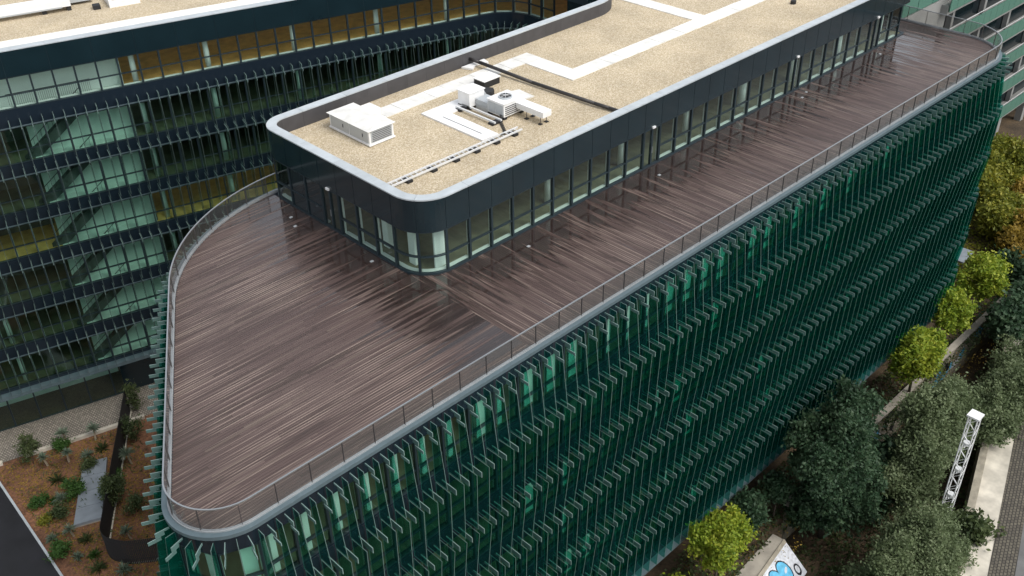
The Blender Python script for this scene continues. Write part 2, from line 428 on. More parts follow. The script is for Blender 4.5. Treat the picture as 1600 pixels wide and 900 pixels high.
# ------------------------------------------------------------------ mesh helpers
class MB:
    def __init__(self):
        self.v = []; self.f = []; self.m = []
    def add(self, vs, fs, mi=0):
        o = len(self.v)
        self.v.extend([tuple(v) for v in vs])
        for f in fs:
            self.f.append(tuple(i + o for i in f)); self.m.append(mi)
        return self
    def box(self, x0, x1, y0, y1, z0, z1, mi=0):
        vs = [(x0, y0, z0), (x1, y0, z0), (x1, y1, z0), (x0, y1, z0), (x0, y0, z1), (x1, y0, z1), (x1, y1, z1), (x0, y1, z1)]
        return self.add(vs, [(3, 2, 1, 0), (4, 5, 6, 7), (0, 1, 5, 4), (1, 2, 6, 5), (2, 3, 7, 6), (3, 0, 4, 7)], mi)
    def prism(self, poly, z0, z1, mi=0, mtop=None):
        """vertical extrusion of a CCW polygon"""
        n = len(poly)
        vs = [(p[0], p[1], z0) for p in poly] + [(p[0], p[1], z1) for p in poly]
        self.add(vs, [tuple(range(n - 1, -1, -1))] + [(i, (i + 1) % n, n + (i + 1) % n, n + i) for i in range(n)], mi)
        o = len(self.v) - 2 * n
        self.f.append(tuple(o + n + i for i in range(n))); self.m.append(mi if mtop is None else mtop)
        return self
    def plate(self, poly, axis_off, thick, mi=0, me=None):
        """polygon in (y,z), extruded along x by thick centred at axis_off; me = material of the edge faces"""
        n = len(poly); me = mi if me is None else me
        a, b = axis_off - thick / 2, axis_off + thick / 2
        vs = [(a, p[0], p[1]) for p in poly] + [(b, p[0], p[1]) for p in poly]
        o = len(self.v); self.v.extend(vs)
        self.f.append(tuple(o + i for i in range(n))); self.m.append(mi)
        self.f.append(tuple(o + n + i for i in range(n - 1, -1, -1))); self.m.append(mi)
        for i in range(n):
            j = (i + 1) % n
            self.f.append((o + i, o + n + i, o + n + j, o + j)); self.m.append(me)
        return self
    def tube(self, p0, p1, r0, r1=None, n=6, mi=0, caps=True):
        r1 = r0 if r1 is None else r1
        p0, p1 = Vector(p0), Vector(p1)
        d = (p1 - p0)
        if d.length < 1e-6:
            return self
        d.normalize()
        a = d.cross(Vector((0, 0, 1)) if abs(d.z) < 0.9 else Vector((1, 0, 0))).normalized()
        b = d.cross(a)
        vs = []
        for p, r in ((p0, r0), (p1, r1)):
            for i in range(n):
                t = 2 * math.pi * i / n
                vs.append(p + a * (r * math.cos(t)) + b * (r * math.sin(t)))
        fs = [(i, n + i, n + (i + 1) % n, (i + 1) % n) for i in range(n)]
        if caps:
            fs += [tuple(range(n)), tuple(range(2 * n - 1, n - 1, -1))]
        return self.add(vs, fs, mi)
    def strip(self, pts_in, pts_out, z0, z1, mi=0):
        """solid band between two open polylines"""
        n = len(pts_in)
        vs = []
        for p, q in zip(pts_in, pts_out):
            vs += [(p[0], p[1], z0), (q[0], q[1], z0), (q[0], q[1], z1), (p[0], p[1], z1)]
        fs = []
        for i in range(n - 1):
            a, b = 4 * i, 4 * (i + 1)
            for k in range(4):
                fs.append((a + k, b + k, b + (k + 1) % 4, a + (k + 1) % 4))
        fs += [(3, 2, 1, 0), (4 * (n - 1), 4 * (n - 1) + 1, 4 * (n - 1) + 2, 4 * (n - 1) + 3)]
        return self.add(vs, fs, mi)
    def mesh(self, name, mats):
        me = bpy.data.meshes.new(name)
        me.from_pydata(self.v, [], self.f)
        for m in mats:
            me.materials.append(M[m])
        if len(mats) > 1:
            me.polygons.foreach_set('material_index', self.m)
        me.validate()
        me.update()
        return me
    def build(self, name, mats, parent=None, **kw):
        if isinstance(mats, str):
            mats = [mats]
        return link(name, self.mesh(name, mats), parent, **kw)

def link(name, me, parent=None, loc=None, rz=0.0, smooth=False, label=None, cat=None, group=None, kind=None):
    o = bpy.data.objects.new(name, me)
    COL.objects.link(o)
    if loc is not None:
        o.location = loc
    if rz:
        o.rotation_euler = (0, 0, rz)
    if parent is not None:
        o.parent = parent
        base = parent
        off = Vector((0, 0, 0))
        # parts are modelled in world coordinates
        o.matrix_parent_inverse = WORLD_INV[parent.name]
        WORLD_INV[o.name] = (WORLD_INV[parent.name].inverted() @ o.matrix_parent_inverse @ o.matrix_basis).inverted() if False else _world(o).inverted()
    else:
        WORLD_INV[o.name] = o.matrix_basis.inverted()
    if smooth and me is not None:
        me.polygons.foreach_set('use_smooth', [True] * len(me.polygons))
    tag(o, label, cat, group, kind)
    return o

WORLD_INV = {}
def _world(o):
    w = o.matrix_basis.copy()
    if o.parent is not None:
        w = WORLD_INV[o.parent.name].inverted() @ o.matrix_parent_inverse @ w
    return w

def tag(o, label=None, cat=None, group=None, kind=None):
    if label: o['label'] = label
    if cat: o['category'] = cat
    if group: o['group'] = group
    if kind: o['kind'] = kind
    return o

def thing(name, loc, label, cat, group=None):
    return link(name, None, None, loc=loc, label=label, cat=cat, group=group)

def join_instances(template, placements):
    """one MB holding transformed copies of template (an MB)"""
    mb = MB()
    tv = np.array(template.v)
    for loc, rz in placements:
        c, s = math.cos(rz), math.sin(rz)
        w = np.empty_like(tv)
        w[:, 0] = tv[:, 0] * c - tv[:, 1] * s + loc[0]
        w[:, 1] = tv[:, 0] * s + tv[:, 1] * c + loc[1]
        w[:, 2] = tv[:, 2] + loc[2]
        o = len(mb.v)
        mb.v.extend(map(tuple, w.tolist()))
        mb.f.extend(tuple(i + o for i in f) for f in template.f)
        mb.m.extend(template.m)
    return mb

# ------------------------------------------------------------------ plan paths
class Path:
    """polyline with filleted corners; outward is to the LEFT of travel"""
    def __init__(self, verts, step=0.25):
        pts = [Vector(verts[0][:2])]
        n = len(verts)
        for i in range(1, n - 1):
            p, r = Vector(verts[i][:2]), verts[i][2]
            d0 = (p - Vector(verts[i - 1][:2])).normalized()
            d1 = (Vector(verts[i + 1][:2]) - p).normalized()
            ang = d0.angle_signed(d1)      # +: clockwise in mathutils 2D
            turn = -ang
            t = r * math.tan(abs(turn) / 2)
            a = p - d0 * t
            nl = Vector((-d0.y, d0.x)) * (1 if turn > 0 else -1)
            c = a + nl * r
            k = max(2, int(abs(turn) * r / step))
            for j in range(k + 1):
                th = turn * j / k
                v = a - c
                pts.append(c + Vector((v.x * math.cos(th) - v.y * math.sin(th), v.x * math.sin(th) + v.y * math.cos(th))))
        pts.append(Vector(verts[-1][:2]))
        self.p = pts
        self.s = [0.0]
        for a, b in zip(pts, pts[1:]):
            self.s.append(self.s[-1] + (b - a).length)
        self.len = self.s[-1]
        self.nrm = []
        for i in range(len(pts)):
            a = pts[max(0, i - 1)]; b = pts[min(len(pts) - 1, i + 1)]
            d = (b - a).normalized()
            self.nrm.append(Vector((-d.y, d.x)))
    def at(self, s):
        s = min(max(s, 0.0), self.len)
        i = int(np.searchsorted(self.s, s, side='right')) - 1
        i = min(max(i, 0), len(self.p) - 2)
        d = self.p[i + 1] - self.p[i]
        f = (s - self.s[i]) / max(1e-9, self.s[i + 1] - self.s[i])
        q = self.p[i] + d * f
        n = (self.nrm[i] * (1 - f) + self.nrm[i + 1] * f).normalized()
        return q, n
    def frame(self, s, off=0.0):
        """point, z-rotation for a part whose local +y points outwards and +x along the path"""
        q, n = self.at(s)
        q = q + n * off
        return q, math.atan2(n.y, n.x) - math.pi / 2
    def s_near(self, x, y):
        best = min(range(len(self.p) - 1), key=lambda i: self._dist(i, x, y))
        a, b = self.p[best], self.p[best + 1]
        d = b - a
        f = min(1, max(0, (Vector((x, y)) - a).dot(d) / d.length_squared))
        return self.s[best] + f * d.length
    def _dist(self, i, x, y):
        a, b = self.p[i], self.p[i + 1]
        d = b - a
        f = min(1, max(0, (Vector((x, y)) - a).dot(d) / max(1e-9, d.length_squared)))
        return (a + d * f - Vector((x, y))).length
    def pts(self, off, s0=0.0, s1=None):
        s1 = self.len if s1 is None else s1
        ss = [s0] + [s for s in self.s if s0 + 1e-4 < s < s1 - 1e-4] + [s1]
        out = []
        for s in ss:
            q, n = self.at(s)
            out.append(q + n * off)
        return out

FH = 3.6                       # storey height
NF = 6                         # storeys with fins
GZ = -26.5                     # court and terrace level
LZ = -30.0                     # bottom of the cutting
SOF = -0.95 - NF * FH          # soffit above the ground floor

MAINP = Path([(78.0, 47.1, 0), (78.0, 25.85, 4.0), (7.79, 25.85, 2.1), (19.92, 47.1, 12.0), (57.6, 47.1, 3.5), (57.6, 53.0, 0)])
S_SIDE0 = MAINP.s_near(75.5, 25.85)
S_END = MAINP.s_near(26.1, 47.1)
S_COURT = MAINP.len
LDIR = Vector((0.9643, -0.2648))
LA = Vector((20.58, 69.41))
LEFTP = Path([(57.6, 53.0, 0), (57.6, 59.25, 3.2), (LA - LDIR * 16.0).to_tuple() + (0,)])
PENT = Path([(75.3, 47.4, 0), (75.3, 33.4, 0.3), (26.12, 33.4, 1.9), (26.12, 47.4, 1.4), (57.6, 47.4, 3.2), (57.6, 53.0, 0)])

# ------------------------------------------------------------------ setting
g = MB(); g.add([(-600, -600, LZ), (900, -600, LZ), (900, 900, LZ), (-600, 900, LZ)], [(0, 1, 2, 3)])
g.build('ground', 'litter', kind='structure')
# terrace that carries the buildings, above the cutting
t = MB(); t.prism([(-400, 21.2), (30, 21.2), (47.4, 22.4), (50, 23.9), (90, 24.0), (400, 24.0), (400, 500), (-400, 500)], LZ - 0.5, GZ, 0)
t.build('terrace_ground', 'litter', kind='structure')

# ------------------------------------------------------------------ main building
bld = thing('office_building', (44, 36, GZ), 'long office block with green glass fins and a brown timber roof deck', 'building')

def poly_between(path, s0, s1, off, back):
    a = path.pts(off, s0, s1)
    return [tuple(p) for p in a] + back

main_poly = [tuple(p) for p in MAINP.pts(-0.25, 0, S_COURT)] + [(60, 53.0), (60, 47.0)]
def ccw(poly):
    a = sum(p[0] * q[1] - q[0] * p[1] for p, q in zip(poly, poly[1:] + poly[:1]))
    return poly if a > 0 else poly[::-1]
main_poly = ccw([tuple(p) for p in MAINP.pts(-0.25, 0, S_COURT)] + [(77.7, 53.0)])
for k in range(NF + 1):
    z = -k * FH
    mb = MB(); mb.prism(main_poly, z - 0.45, z - 0.12, 0, 1)
    mb.build('floor_slab', ['ceil', 'slab' if k == 0 else 'carpet'], bld)
# spandrel bands and the joints between their panels
for k in range(NF + 1):
    z = -k * FH
    mb = MB(); mb.strip(MAINP.pts(-0.3), MAINP.pts(0.12), z - 0.95, z - 0.02)
    mb.build('spandrel_band', 'spandrel', bld)
# soffit lip with its pale drip edge
mb = MB(); mb.strip(MAINP.pts(-0.3), MAINP.pts(0.55), SOF - 0.28, SOF + 0.0); mb.build('soffit_lip', 'cap', bld)
# recessed ground floor
gf = ccw([tuple(p) for p in MAINP.pts(-2.3, 2, S_COURT)] + [(75.5, 53.0)])
mb = MB(); mb.prism(gf, GZ, SOF - 0.28); mb.build('ground_floor_wall', 'darkglass', bld)
mb = MB(); mb.prism(main_poly, SOF - 0.25, SOF - 0.02); mb.build('soffit', 'core', bld)
# core inside
mb = MB(); mb.box(22, 74, 35.2, 38.5, SOF, -0.5); mb.build('core_wall', 'core', bld)
mb = MB(); mb.box(77.3, 77.7, 47.2, 52.9, SOF, -0.2); mb.build('gable_wall', 'core', bld)

def window_mb(w, h, tr, lining=True, depth=0.14, mul=0.055, rail=0.05, sill=True):
    """dark frame with a transom, pale lining inside; origin at the bottom centre, +y outwards"""
    m = MB()
    for s in (-1, 1):
        x = s * (w / 2 - mul / 2)
        m.box(x - mul / 2, x + mul / 2, -depth, 0.05, 0, h, 0)
    x0, x1 = -w / 2 + mul + 0.002, w / 2 - mul - 0.002
    m.box(x0, x1, -depth, 0.045, 0, rail, 0)
    m.box(x0, x1, -depth, 0.045, h - rail, h, 0)
    m.box(x0, x1, -depth, 0.042, tr - rail / 2, tr + rail / 2, 0)
    if lining:
        m.box(w / 2 - mul - 0.015, w / 2 - 0.006, -depth - 0.12, -depth - 0.003, 0.02, h - 0.02, 1)
        if sill:
            m.box(-w / 2 + 0.006, w / 2 - mul - 0.02, -depth - 0.2, -depth - 0.003, 0.0, 0.1, 1)
    return m
def pane_mb(w, z0, z1, y=-0.03):
    m = MB(); m.box(-w / 2 + 0.058, w / 2 - 0.058, y, y + 0.02, z0, z1, 0)
    return m

# window bays along the facade
BAY = 1.532
WH = FH - 0.95 - 0.06
bays = []
s0 = MAINP.s_near(24.77 + 0.383, 25.85) % BAY
nb = int((S_END - s0) / BAY)
for i in range(nb):
    sm = s0 + (i + 0.5) * BAY
    for k in range(NF):
        bays.append((sm, k))
def pano(p, z):
    d = Vector((p.x, p.y, z)) - Vector((0, 0, 28))
    return d.length
bays_vis = [(sm, k) for sm, k in bays if sm > S_SIDE0 - 2]
bays_hid = [(sm, k) for sm, k in bays if sm <= S_SIDE0 - 2]
bays_vis.sort(key=lambda b: pano(MAINP.at(b[0])[0], -b[1] * FH))
big, rest = bays_vis[:300], bays_vis[300:] + bays_hid
wtr = WH * 0.36
wmb = window_mb(BAY, WH, wtr, sill=False)
wme = wmb.mesh('window', ['frame', 'lining'])
pl = pane_mb(BAY, 0.04, wtr - 0.02); pu = pane_mb(BAY, wtr + 0.02, WH - 0.04)
plm = pl.mesh('pane', ['glass']); pum = pu.mesh('pane', ['glass'])
def bay_frame(sm, k):
    q, rz = MAINP.frame(sm, 0.0)
    return (q.x, q.y, -(k + 1) * FH - 0.02 + 0.03), rz
for sm, k in big:
    loc, rz = bay_frame(sm, k)
    w = link('window', wme, bld, loc=loc, rz=rz)
    link('pane', plm, w, loc=loc, rz=rz)
    link('pane', pum, w, loc=loc, rz=rz)
pls = [bay_frame(sm, k) for sm, k in rest]
join_instances(wmb, pls).build('window_frames', ['frame', 'lining'], bld, kind='stuff')
for p_ in (pl, pu):
    join_instances(p_, pls).build('window_panes', ['glass'], bld, kind='stuff')
# pale blinds and columns behind some of the windows
bl = MB(); bl.box(-0.58, -0.02, -0.40, -0.37, 0.1, WH + 0.15)
bl2 = MB(); bl2.box(-0.1, 0.16, -0.62, -0.42, 0.0, WH + 0.15)
blm, bl2m = bl.mesh('blind', ['blind']), bl2.mesh('column', ['inwall'])
rb = random.Random(3)
for sm, k in sorted(bays_vis, key=lambda b: b[0]):
    q, _ = MAINP.at(sm)
    if q.y > 40: continue
    pr = (0.95 if q.x < 30 else 0.6) if k == 0 else (0.35 if k == 1 else 0.22)
    if rb.random() < pr:
        loc, rz = bay_frame(sm, k)
        loc = (loc[0], loc[1], loc[2] - 0.1)
        link('column' if rb.random() < 0.5 else 'blind', bl2m if rb.random() < 0.5 else blm, bld, loc=loc, rz=rz)

# green glass fins with frosted clamp plates
FS = 0.766
def fin_mb(kind):
    m = MB()
    if kind == 0:     # top storey: narrow head, widening downwards
        poly = [(0.22, -0.27), (0.62, -0.27), (1.05, -FH - 0.1), (0.22, -FH - 0.1)]
    elif kind == 1:
        poly = [(0.22, -0.22), (1.28, -0.22), (0.92, -FH - 0.1), (0.22, -FH - 0.1)]
    else:
        poly = [(0.22, -0.22), (1.22, -0.22), (1.12, -FH - 0.1), (0.22, -FH - 0.1)]
    m.plate(poly[::-1], 0.0 if kind == 0 else (0.03 if kind == 1 else -0.03), 0.026, 0, 1)
    return m
def clamp_mb(kind):
    m = MB()
    if kind == 0:     # top bracket: two stepped plates
        m.plate([(0.22, -0.31), (0.8, -0.31), (0.8, -0.56), (0.45, -0.56), (0.45, -0.40), (0.22, -0.40)], 0, 0.035, 0, 1)
        m.plate([(0.6, -0.6), (1.12, -0.6), (1.12, -0.76), (0.6, -0.76)], 0.03, 0.035, 0, 1)
    else:
        m.plate([(0.22, -0.31), (1.16, -0.31), (1.16, -0.62), (0.45, -0.62), (0.45, -0.38), (0.22, -0.38)], 0, 0.04, 0, 1)
    return m
fin_t = [fin_mb(i) for i in range(3)]
cl_t = [clamp_mb(i) for i in range(2)]
fin_m = [f.mesh('glass_fin', ['fin', 'fin_edge']) for f in fin_t]
cl_m = [c.mesh('clamp_plate', ['clamp', 'clamp_edge']) for c in cl_t]

def fins_on(path, sa, sb, phase, parent, limit, levels, spacing=FS, z00=0.0, visible=lambda q: True, half=0.5, meshes=None, fmat='fin'):
    fm_ = meshes or fin_m
    items = []
    n0 = math.ceil((sa - phase) / spacing); n1 = math.floor((sb - phase) / spacing)
    for i in range(n0, n1 + 1):
        s = phase + i * spacing
        q, rz = path.frame(s)
        for k in levels:
            items.append((pano(q, z00 - k * FH) + (0 if visible(q) else 500), s, k, i))
    items.sort()
    fi = [[], [], []]; ci = [[], []]
    for j, (d, s, k, i) in enumerate(items):
        q, rz = path.frame(s - spacing * half)
        qc, rc = path.frame(s)
        fk = 0 if k == 0 else 1 + (k % 2)
        jit = ((i * 7919 + k * 104729) % 97 / 97.0 - 0.5) * 0.035
        loc = (q.x, q.y, z00 - k * FH); locc = (qc.x, qc.y, z00 - k * FH)
        if j < limit:
            f = link('glass_fin', fm_[fk], parent, loc=loc, rz=rz + jit)
            link('clamp_plate', cl_m[min(k, 1)], parent, loc=locc, rz=rc)
        else:
            fi[fk].append((loc, rz + jit)); ci[min(k, 1)].append((locc, rc))
    mb = MB()
    for a in range(3):
        if fi[a]:
            t_ = join_instances(fin_t[a], fi[a]); mb.add(t_.v, t_.f); mb.m[-len(t_.m):] = t_.m
    if mb.v: mb.build('glass_fins', [fmat, 'fin_edge' if fmat == 'fin' else 'fin_edge_dim'], parent, kind='stuff')
    mb = MB()
    for a in range(2):
        if ci[a]:
            t_ = join_instances(cl_t[a], ci[a]); mb.add(t_.v, t_.f); mb.m[-len(t_.m):] = t_.m
    if mb.v: mb.build('clamp_plates', ['clamp', 'clamp_edge'], parent, kind='stuff')
fins_on(MAINP, 14.0, S_END + 6, MAINP.s_near(24.77, 25.85), bld, 300, range(NF))

# edge cap, kerb strip
mb = MB(); mb.strip(MAINP.pts(0.03), MAINP.pts(0.25), -0.14, 0.03); mb.build('edge_cap', 'cap', bld)
mb = MB(); mb.strip(MAINP.pts(-0.10), MAINP.pts(0.028), -0.10, 0.10); mb.build('deck_kerb', 'kerb', bld)

# ---------------- timber deck
BW = 0.145; GAP = 0.013
mb = MB(); mb.prism(ccw([tuple(p) for p in MAINP.pts(-0.1, 0, S_COURT)] + [(77.7, 53.0)]), -0.118, -0.055); mb.build('deck_base', 'black', bld)
def board_mb(l):
    m = MB(); m.box(0, l, -BW / 2 + GAP / 2, BW / 2 - GAP / 2, -0.05, 0.0)
    return m
MAINPOLY = [p for p in MAINP.pts(-0.11)]
def cross_x(y):
    """x of the deck edge at this y on the sloping end"""
    xs = []
    for a, b in zip(MAINPOLY, MAINPOLY[1:]):
        if (a.y - y) * (b.y - y) <= 0 and abs(a.y - b.y) > 1e-6:
            x = a.x + (b.x - a.x) * (y - a.y) / (b.y - a.y)
            if x < 30: xs.append(x)
    return xs
boards = []       # (x, y, rot, length, along)
rbd = random.Random(5)
y = 25.98
while y < 46.95:
    xs = cross_x(y)
    if xs:
        xl = min(xs); x = xl
        xe = 26.15
        first = True
        while x < xe - 0.02:
            l = rbd.uniform(1.2, 4.2) if first else rbd.choice((3.2, 3.9, 4.2, 4.8))
            first = False
            l = min(l, xe - x)
            if xe - x - l < 0.5: l = xe - x
            boards.append((x + 0.003, y, 0.0, l - 0.006, 0)); x += l
    y += BW
def ylow(x):
    ys = []
    for a, b in zip(MAINPOLY, MAINPOLY[1:]):
        if (a.x - x) * (b.x - x) <= 0 and abs(a.x - b.x) > 1e-6 and a.y < 32:
            ys.append(a.y + (b.y - a.y) * (x - a.x) / (b.x - a.x))
    return min(ys) if ys else None
x = 26.15 + BW / 2
while x < 77.87:
    yl = ylow(x)
    if yl is None:
        x += BW; continue
    ye = 34.6 if x < 29 else (33.6 if x < 75.4 else 44.0)
    yy = yl; first = True
    while yy < ye - 0.02:
        l = rbd.uniform(1.0, 3.8) if first else rbd.choice((2.4, 3.2, 3.9))
        first = False
        l = min(l, ye - yy)
        if ye - yy - l < 0.5: l = ye - yy
        boards.append((x, yy + 0.003, math.pi / 2, l - 0.006, 1)); yy += l
    x += BW
bx = lambda b: ((b[0] + (b[3] / 2 if b[4] == 0 else 0)), (b[1] + (b[3] / 2 if b[4] else 0)))
boards.sort(key=lambda b: (Vector((*bx(b), -28)).length) / b[3] ** 0.5)
bcache = {}
for b in boards[:300]:
    key = (round(b[3], 1), b[4])
    me = board_mb(b[3]).mesh('deck_board', ['wood%d' % b[4]])
    link('deck_board', me, bld, loc=(b[0], b[1], 0), rz=b[2])
for al in (0, 1):
    mb = MB()
    for b in boards[300:]:
        if b[4] != al: continue
        h = BW / 2 - GAP / 2
        if al == 0: mb.box(b[0], b[0] + b[3], b[1] - h, b[1] + h, -0.05, 0)
        else: mb.box(b[0] - h, b[0] + h, b[1], b[1] + b[3], -0.05, 0)
    mb.build('deck_boards', ['woodi%d' % al], bld, kind='stuff')

# ---------------- railing
RH = 1.08
s_r0, s_r1 = MAINP.s_near(78.0, 40.0), S_END + 0.5
rail_thing = thing('deck_railing', (40, 25.9, 0.1), 'grey steel railing with thin posts running round the roof deck edge', 'railing')
ph = MAINP.s_near(24.84, 25.85); PS = 1.545
ss = [ph + i * PS for i in range(math.ceil((s_r0 - ph) / PS), math.floor((s_r1 - ph) / PS) + 1)]
pm = MB(); pm.box(-0.011, 0.011, -0.032, 0.032, -0.03, RH - 0.045)
pmm = pm.mesh('post', ['post'])
for s in ss:
    q, rz = MAINP.frame(s, -0.035)
    link('post', pmm, rail_thing, loc=(q.x, q.y, 0.1), rz=rz)
for a, b in zip(ss, ss[1:]):
    mb = MB(); mb.strip(MAINP.pts(-0.038, a + 0.03, b - 0.03), MAINP.pts(-0.030, a + 0.03, b - 0.03), 0.15, RH + 0.02)
    mb.build('mesh_panel', 'mesh', rail_thing)
mb = MB(); mb.strip(MAINP.pts(-0.065, s_r0, s_r1), MAINP.pts(-0.005, s_r0, s_r1), RH + 0.055, RH + 0.105); mb.build('handrail', 'rail', rail_thing)
mb = MB(); mb.strip(MAINP.pts(-0.052, s_r0, s_r1), MAINP.pts(-0.018, s_r0, s_r1), 0.115, 0.145); mb.build('bottom_rail', 'rail', rail_thing)

# ---------------- rooftop pavilion (part of the same building)
CT, FB = 4.36, 2.53           # coping top, fascia bottom
RZ = 3.40                     # gravel level
PW = 1.54
sp_side = PENT.s_near(32.4, 33.4)
s_pa = PENT.s_near(75.3, 33.4); s_pb = PENT.s_near(26.12, 46.9)
s_dark = PENT.s_near(26.12, 41.75)
wp = window_mb(PW, FB - 0.06, 1.0, True, 0.12, 0.06, 0.055); wpm = wp.mesh('window', ['frame', 'lining'])
pp = [pane_mb(PW, 0.05, 0.975), pane_mb(PW, 1.025, FB - 0.12)]
ppm = [p.mesh('pane', ['pglass']) for p in pp]
ppd = [p.mesh('pane', ['darkglass']) for p in pp]
i0 = math.ceil((s_pa + 0.2 - sp_side) / PW)
i = i0
door_s = []
s_door_end = PENT.s_near(26.12, 40.9)
s_door_side = [PENT.s_near(43.3, 33.4), PENT.s_near(58.7, 33.4), PENT.s_near(69.5, 33.4)]
while True:
    sm = sp_side + (i + 0.5) * PW; i += 1
    if sm + PW / 2 > s_pb + 0.3: break
    q, rz = PENT.frame(sm, -0.06)
    loc = (q.x, q.y, 0.05)
    isdoor = abs(sm - s_door_end) < PW / 2 or any(abs(sm - d) < PW / 2 for d in s_door_side)
    dark = sm > s_dark
    if isdoor:
        door_s.append(sm)
        m = MB()
        for sx in (-PW / 2 + 0.06, -0.03, 0.03, PW / 2 - 0.06):
            m.box(sx - 0.035 + (0.001 if sx > 0 else -0.001), sx + 0.035 if sx not in (-0.03,) else -0.002, -0.09, 0.05, 0, FB - 0.06) if sx != 0.03 else m.box(0.002, 0.065, -0.09, 0.05, 0, FB - 0.06)
        m.box(-PW / 2 + 0.1, PW / 2 - 0.1, -0.085, 0.047, 0.0, 0.09)
        m.box(-PW / 2 + 0.1, PW / 2 - 0.1, -0.085, 0.047, FB - 0.16, FB - 0.07)
        d = m.build('door', ['frame'], bld, loc=loc, rz=rz)
        for sg in (-1, 1):
            m = MB(); m.box(min(sg * 0.07, sg * (PW / 2 - 0.1)), max(sg * 0.07, sg * (PW / 2 - 0.1)), -0.03, -0.01, 0.1, FB - 0.17)
            m.build('pane', ['pglass'], d, loc=loc, rz=rz)
            m = MB(); m.tube((sg * 0.03, 0.09, 0.85), (sg * 0.03, 0.09, 1.25), 0.014); m.build('handle', ['rail'], d, loc=loc, rz=rz)
        q2, _ = PENT.frame(sm, 0.06)
        lm = MB(); lm.box(-0.13, 0.13, -0.05, 0.05, FB - 0.02, FB + 0.1)
        lo = (q2.x, q2.y, 0)
        lmp = lm.build('exit_light', ['white'], bld, loc=lo, rz=rz)
    elif abs(PENT.at(sm - PW / 2)[1].angle_signed(PENT.at(sm + PW / 2)[1])) > 0.05:
        sa_, sb_ = sm - PW / 2, sm + PW / 2
        m = MB()
        for e0_, e1_ in ((sa_, sa_ + 0.06), (sb_ - 0.06, sb_)):
            m.strip(PENT.pts(-0.18, e0_, e1_), PENT.pts(-0.01, e0_, e1_), 0.05, FB - 0.01)
        for z0_, z1_ in ((0.05, 0.105), (1.0225, 1.0775), (FB - 0.065, FB - 0.01)):
            m.strip(PENT.pts(-0.18, sa_ + 0.062, sb_ - 0.062), PENT.pts(-0.015, sa_ + 0.062, sb_ - 0.062), z0_, z1_)
        m.strip(PENT.pts(-0.40, sa_ + 0.01, sb_ - 0.01), PENT.pts(-0.183, sa_ + 0.01, sb_ - 0.01), 0.05, 0.15, 1)
        w = m.build('window', ['frame', 'lining'], bld)
        for z0_, z1_ in ((0.11, 1.02), (1.08, FB - 0.07)):
            m = MB(); m.strip(PENT.pts(-0.09, sa_ + 0.06, sb_ - 0.06), PENT.pts(-0.07, sa_ + 0.06, sb_ - 0.06), z0_, z1_)
            m.build('pane', ['pglass'], w)
    else:
        w = link('window', wpm, bld, loc=loc, rz=rz)
        for me in (ppd if dark else ppm):
            link('pane', me, w, loc=loc, rz=rz)
# base plinth and fascia panels
mb = MB(); mb.strip(PENT.pts(-0.25, s_pa - 8, PENT.len), PENT.pts(0.0, s_pa - 8, PENT.len), -0.06, 0.05); mb.build('plinth', 'frame', bld)
fs = s_pa - 13.5; j = 0
edges = [sp_side + k * PW for k in range(math.ceil((s_pa - 13 - sp_side) / PW), math.floor((PENT.len - sp_side) / PW))]
for a, b in zip(edges, edges[1:]):
    mb = MB(); mb.strip(PENT.pts(-0.25, a + 0.014, b - 0.014), PENT.pts(0.0, a + 0.014, b - 0.014), FB, CT - 0.07)
    mb.build('fascia_panel', 'navy', bld)
mb = MB(); mb.strip(PENT.pts(-0.28, s_pa - 13, PENT.len), PENT.pts(-0.02, s_pa - 13, PENT.len), FB - 0.05, CT - 0.1); mb.build('fascia_backing', 'frame', bld)
ce = edges[::2]
for a, b in zip(ce, ce[1:]):
    mb = MB(); mb.strip(PENT.pts(-0.54, a + 0.008, b - 0.008), PENT.pts(0.03, a + 0.008, b - 0.008), CT - 0.068, CT)
    mb.build('coping', 'coping', bld)
for a, b in zip(edges, edges[1:]):
    mb = MB(); mb.strip(PENT.pts(-0.53, a + 0.004, b - 0.004), PENT.pts(-0.285, a + 0.004, b - 0.004), RZ - 0.1, CT - 0.072)
    mb.build('parapet_panel', 'parapet', bld)
proof = ccw([tuple(p) for p in PENT.pts(-0.3, 0, PENT.len)] + [(75.0, 53.0)])
mb = MB(); mb.prism(proof, FB + 0.05, RZ, 0, 1); mb.build('roof', ['ceil', 'gravel'], bld)
mb = MB(); mb.prism(ccw([tuple(p) for p in PENT.pts(-0.3, 0, PENT.len)] + [(75.0, 53.0)]), -0.05, 0.03); mb.build('floor', 'carpet', bld)
# inside: white columns and a core
for x in (28.3, 36.4, 42.7, 49.0, 55.0, 61.0, 67.0, 73.0):
    mb = MB(); mb.tube((x, 34.6, 0.03), (x, 34.6, FB + 0.05), 0.28, n=14); mb.build('column', 'inwall', bld, smooth=True)
mb = MB(); mb.box(31, 74, 39.5, 46.5, 0.03, FB + 0.05); mb.build('pavilion_core', 'ceil', bld)
mb = MB(); mb.box(27.0, 27.4, 37.3, 37.75, 0.03, FB + 0.05); mb.build('column', 'inwall', bld)
mb = MB(); mb.box(26.9, 27.05, 35.0, 35.5, 0.03, FB + 0.05); mb.build('column', 'inwall', bld)
mb = MB(); mb.box(27.4, 28.2, 34.0, 34.1, 0.03, FB + 0.05); mb.build('column', 'inwall', bld)
# back wall of the pavilion, towards the court: plain glazing under the fascia
mb = MB(); mb.strip(PENT.pts(-0.12, s_pb + 0.3, PENT.len), PENT.pts(-0.06, s_pb + 0.3, PENT.len), 0.05, FB); mb.build('court_glazing', 'darkglass', bld)
mb = MB(); mb.box(75.0, 75.25, 34, 53, 0.05, FB); mb.build('far_glazing', 'darkglass', bld)

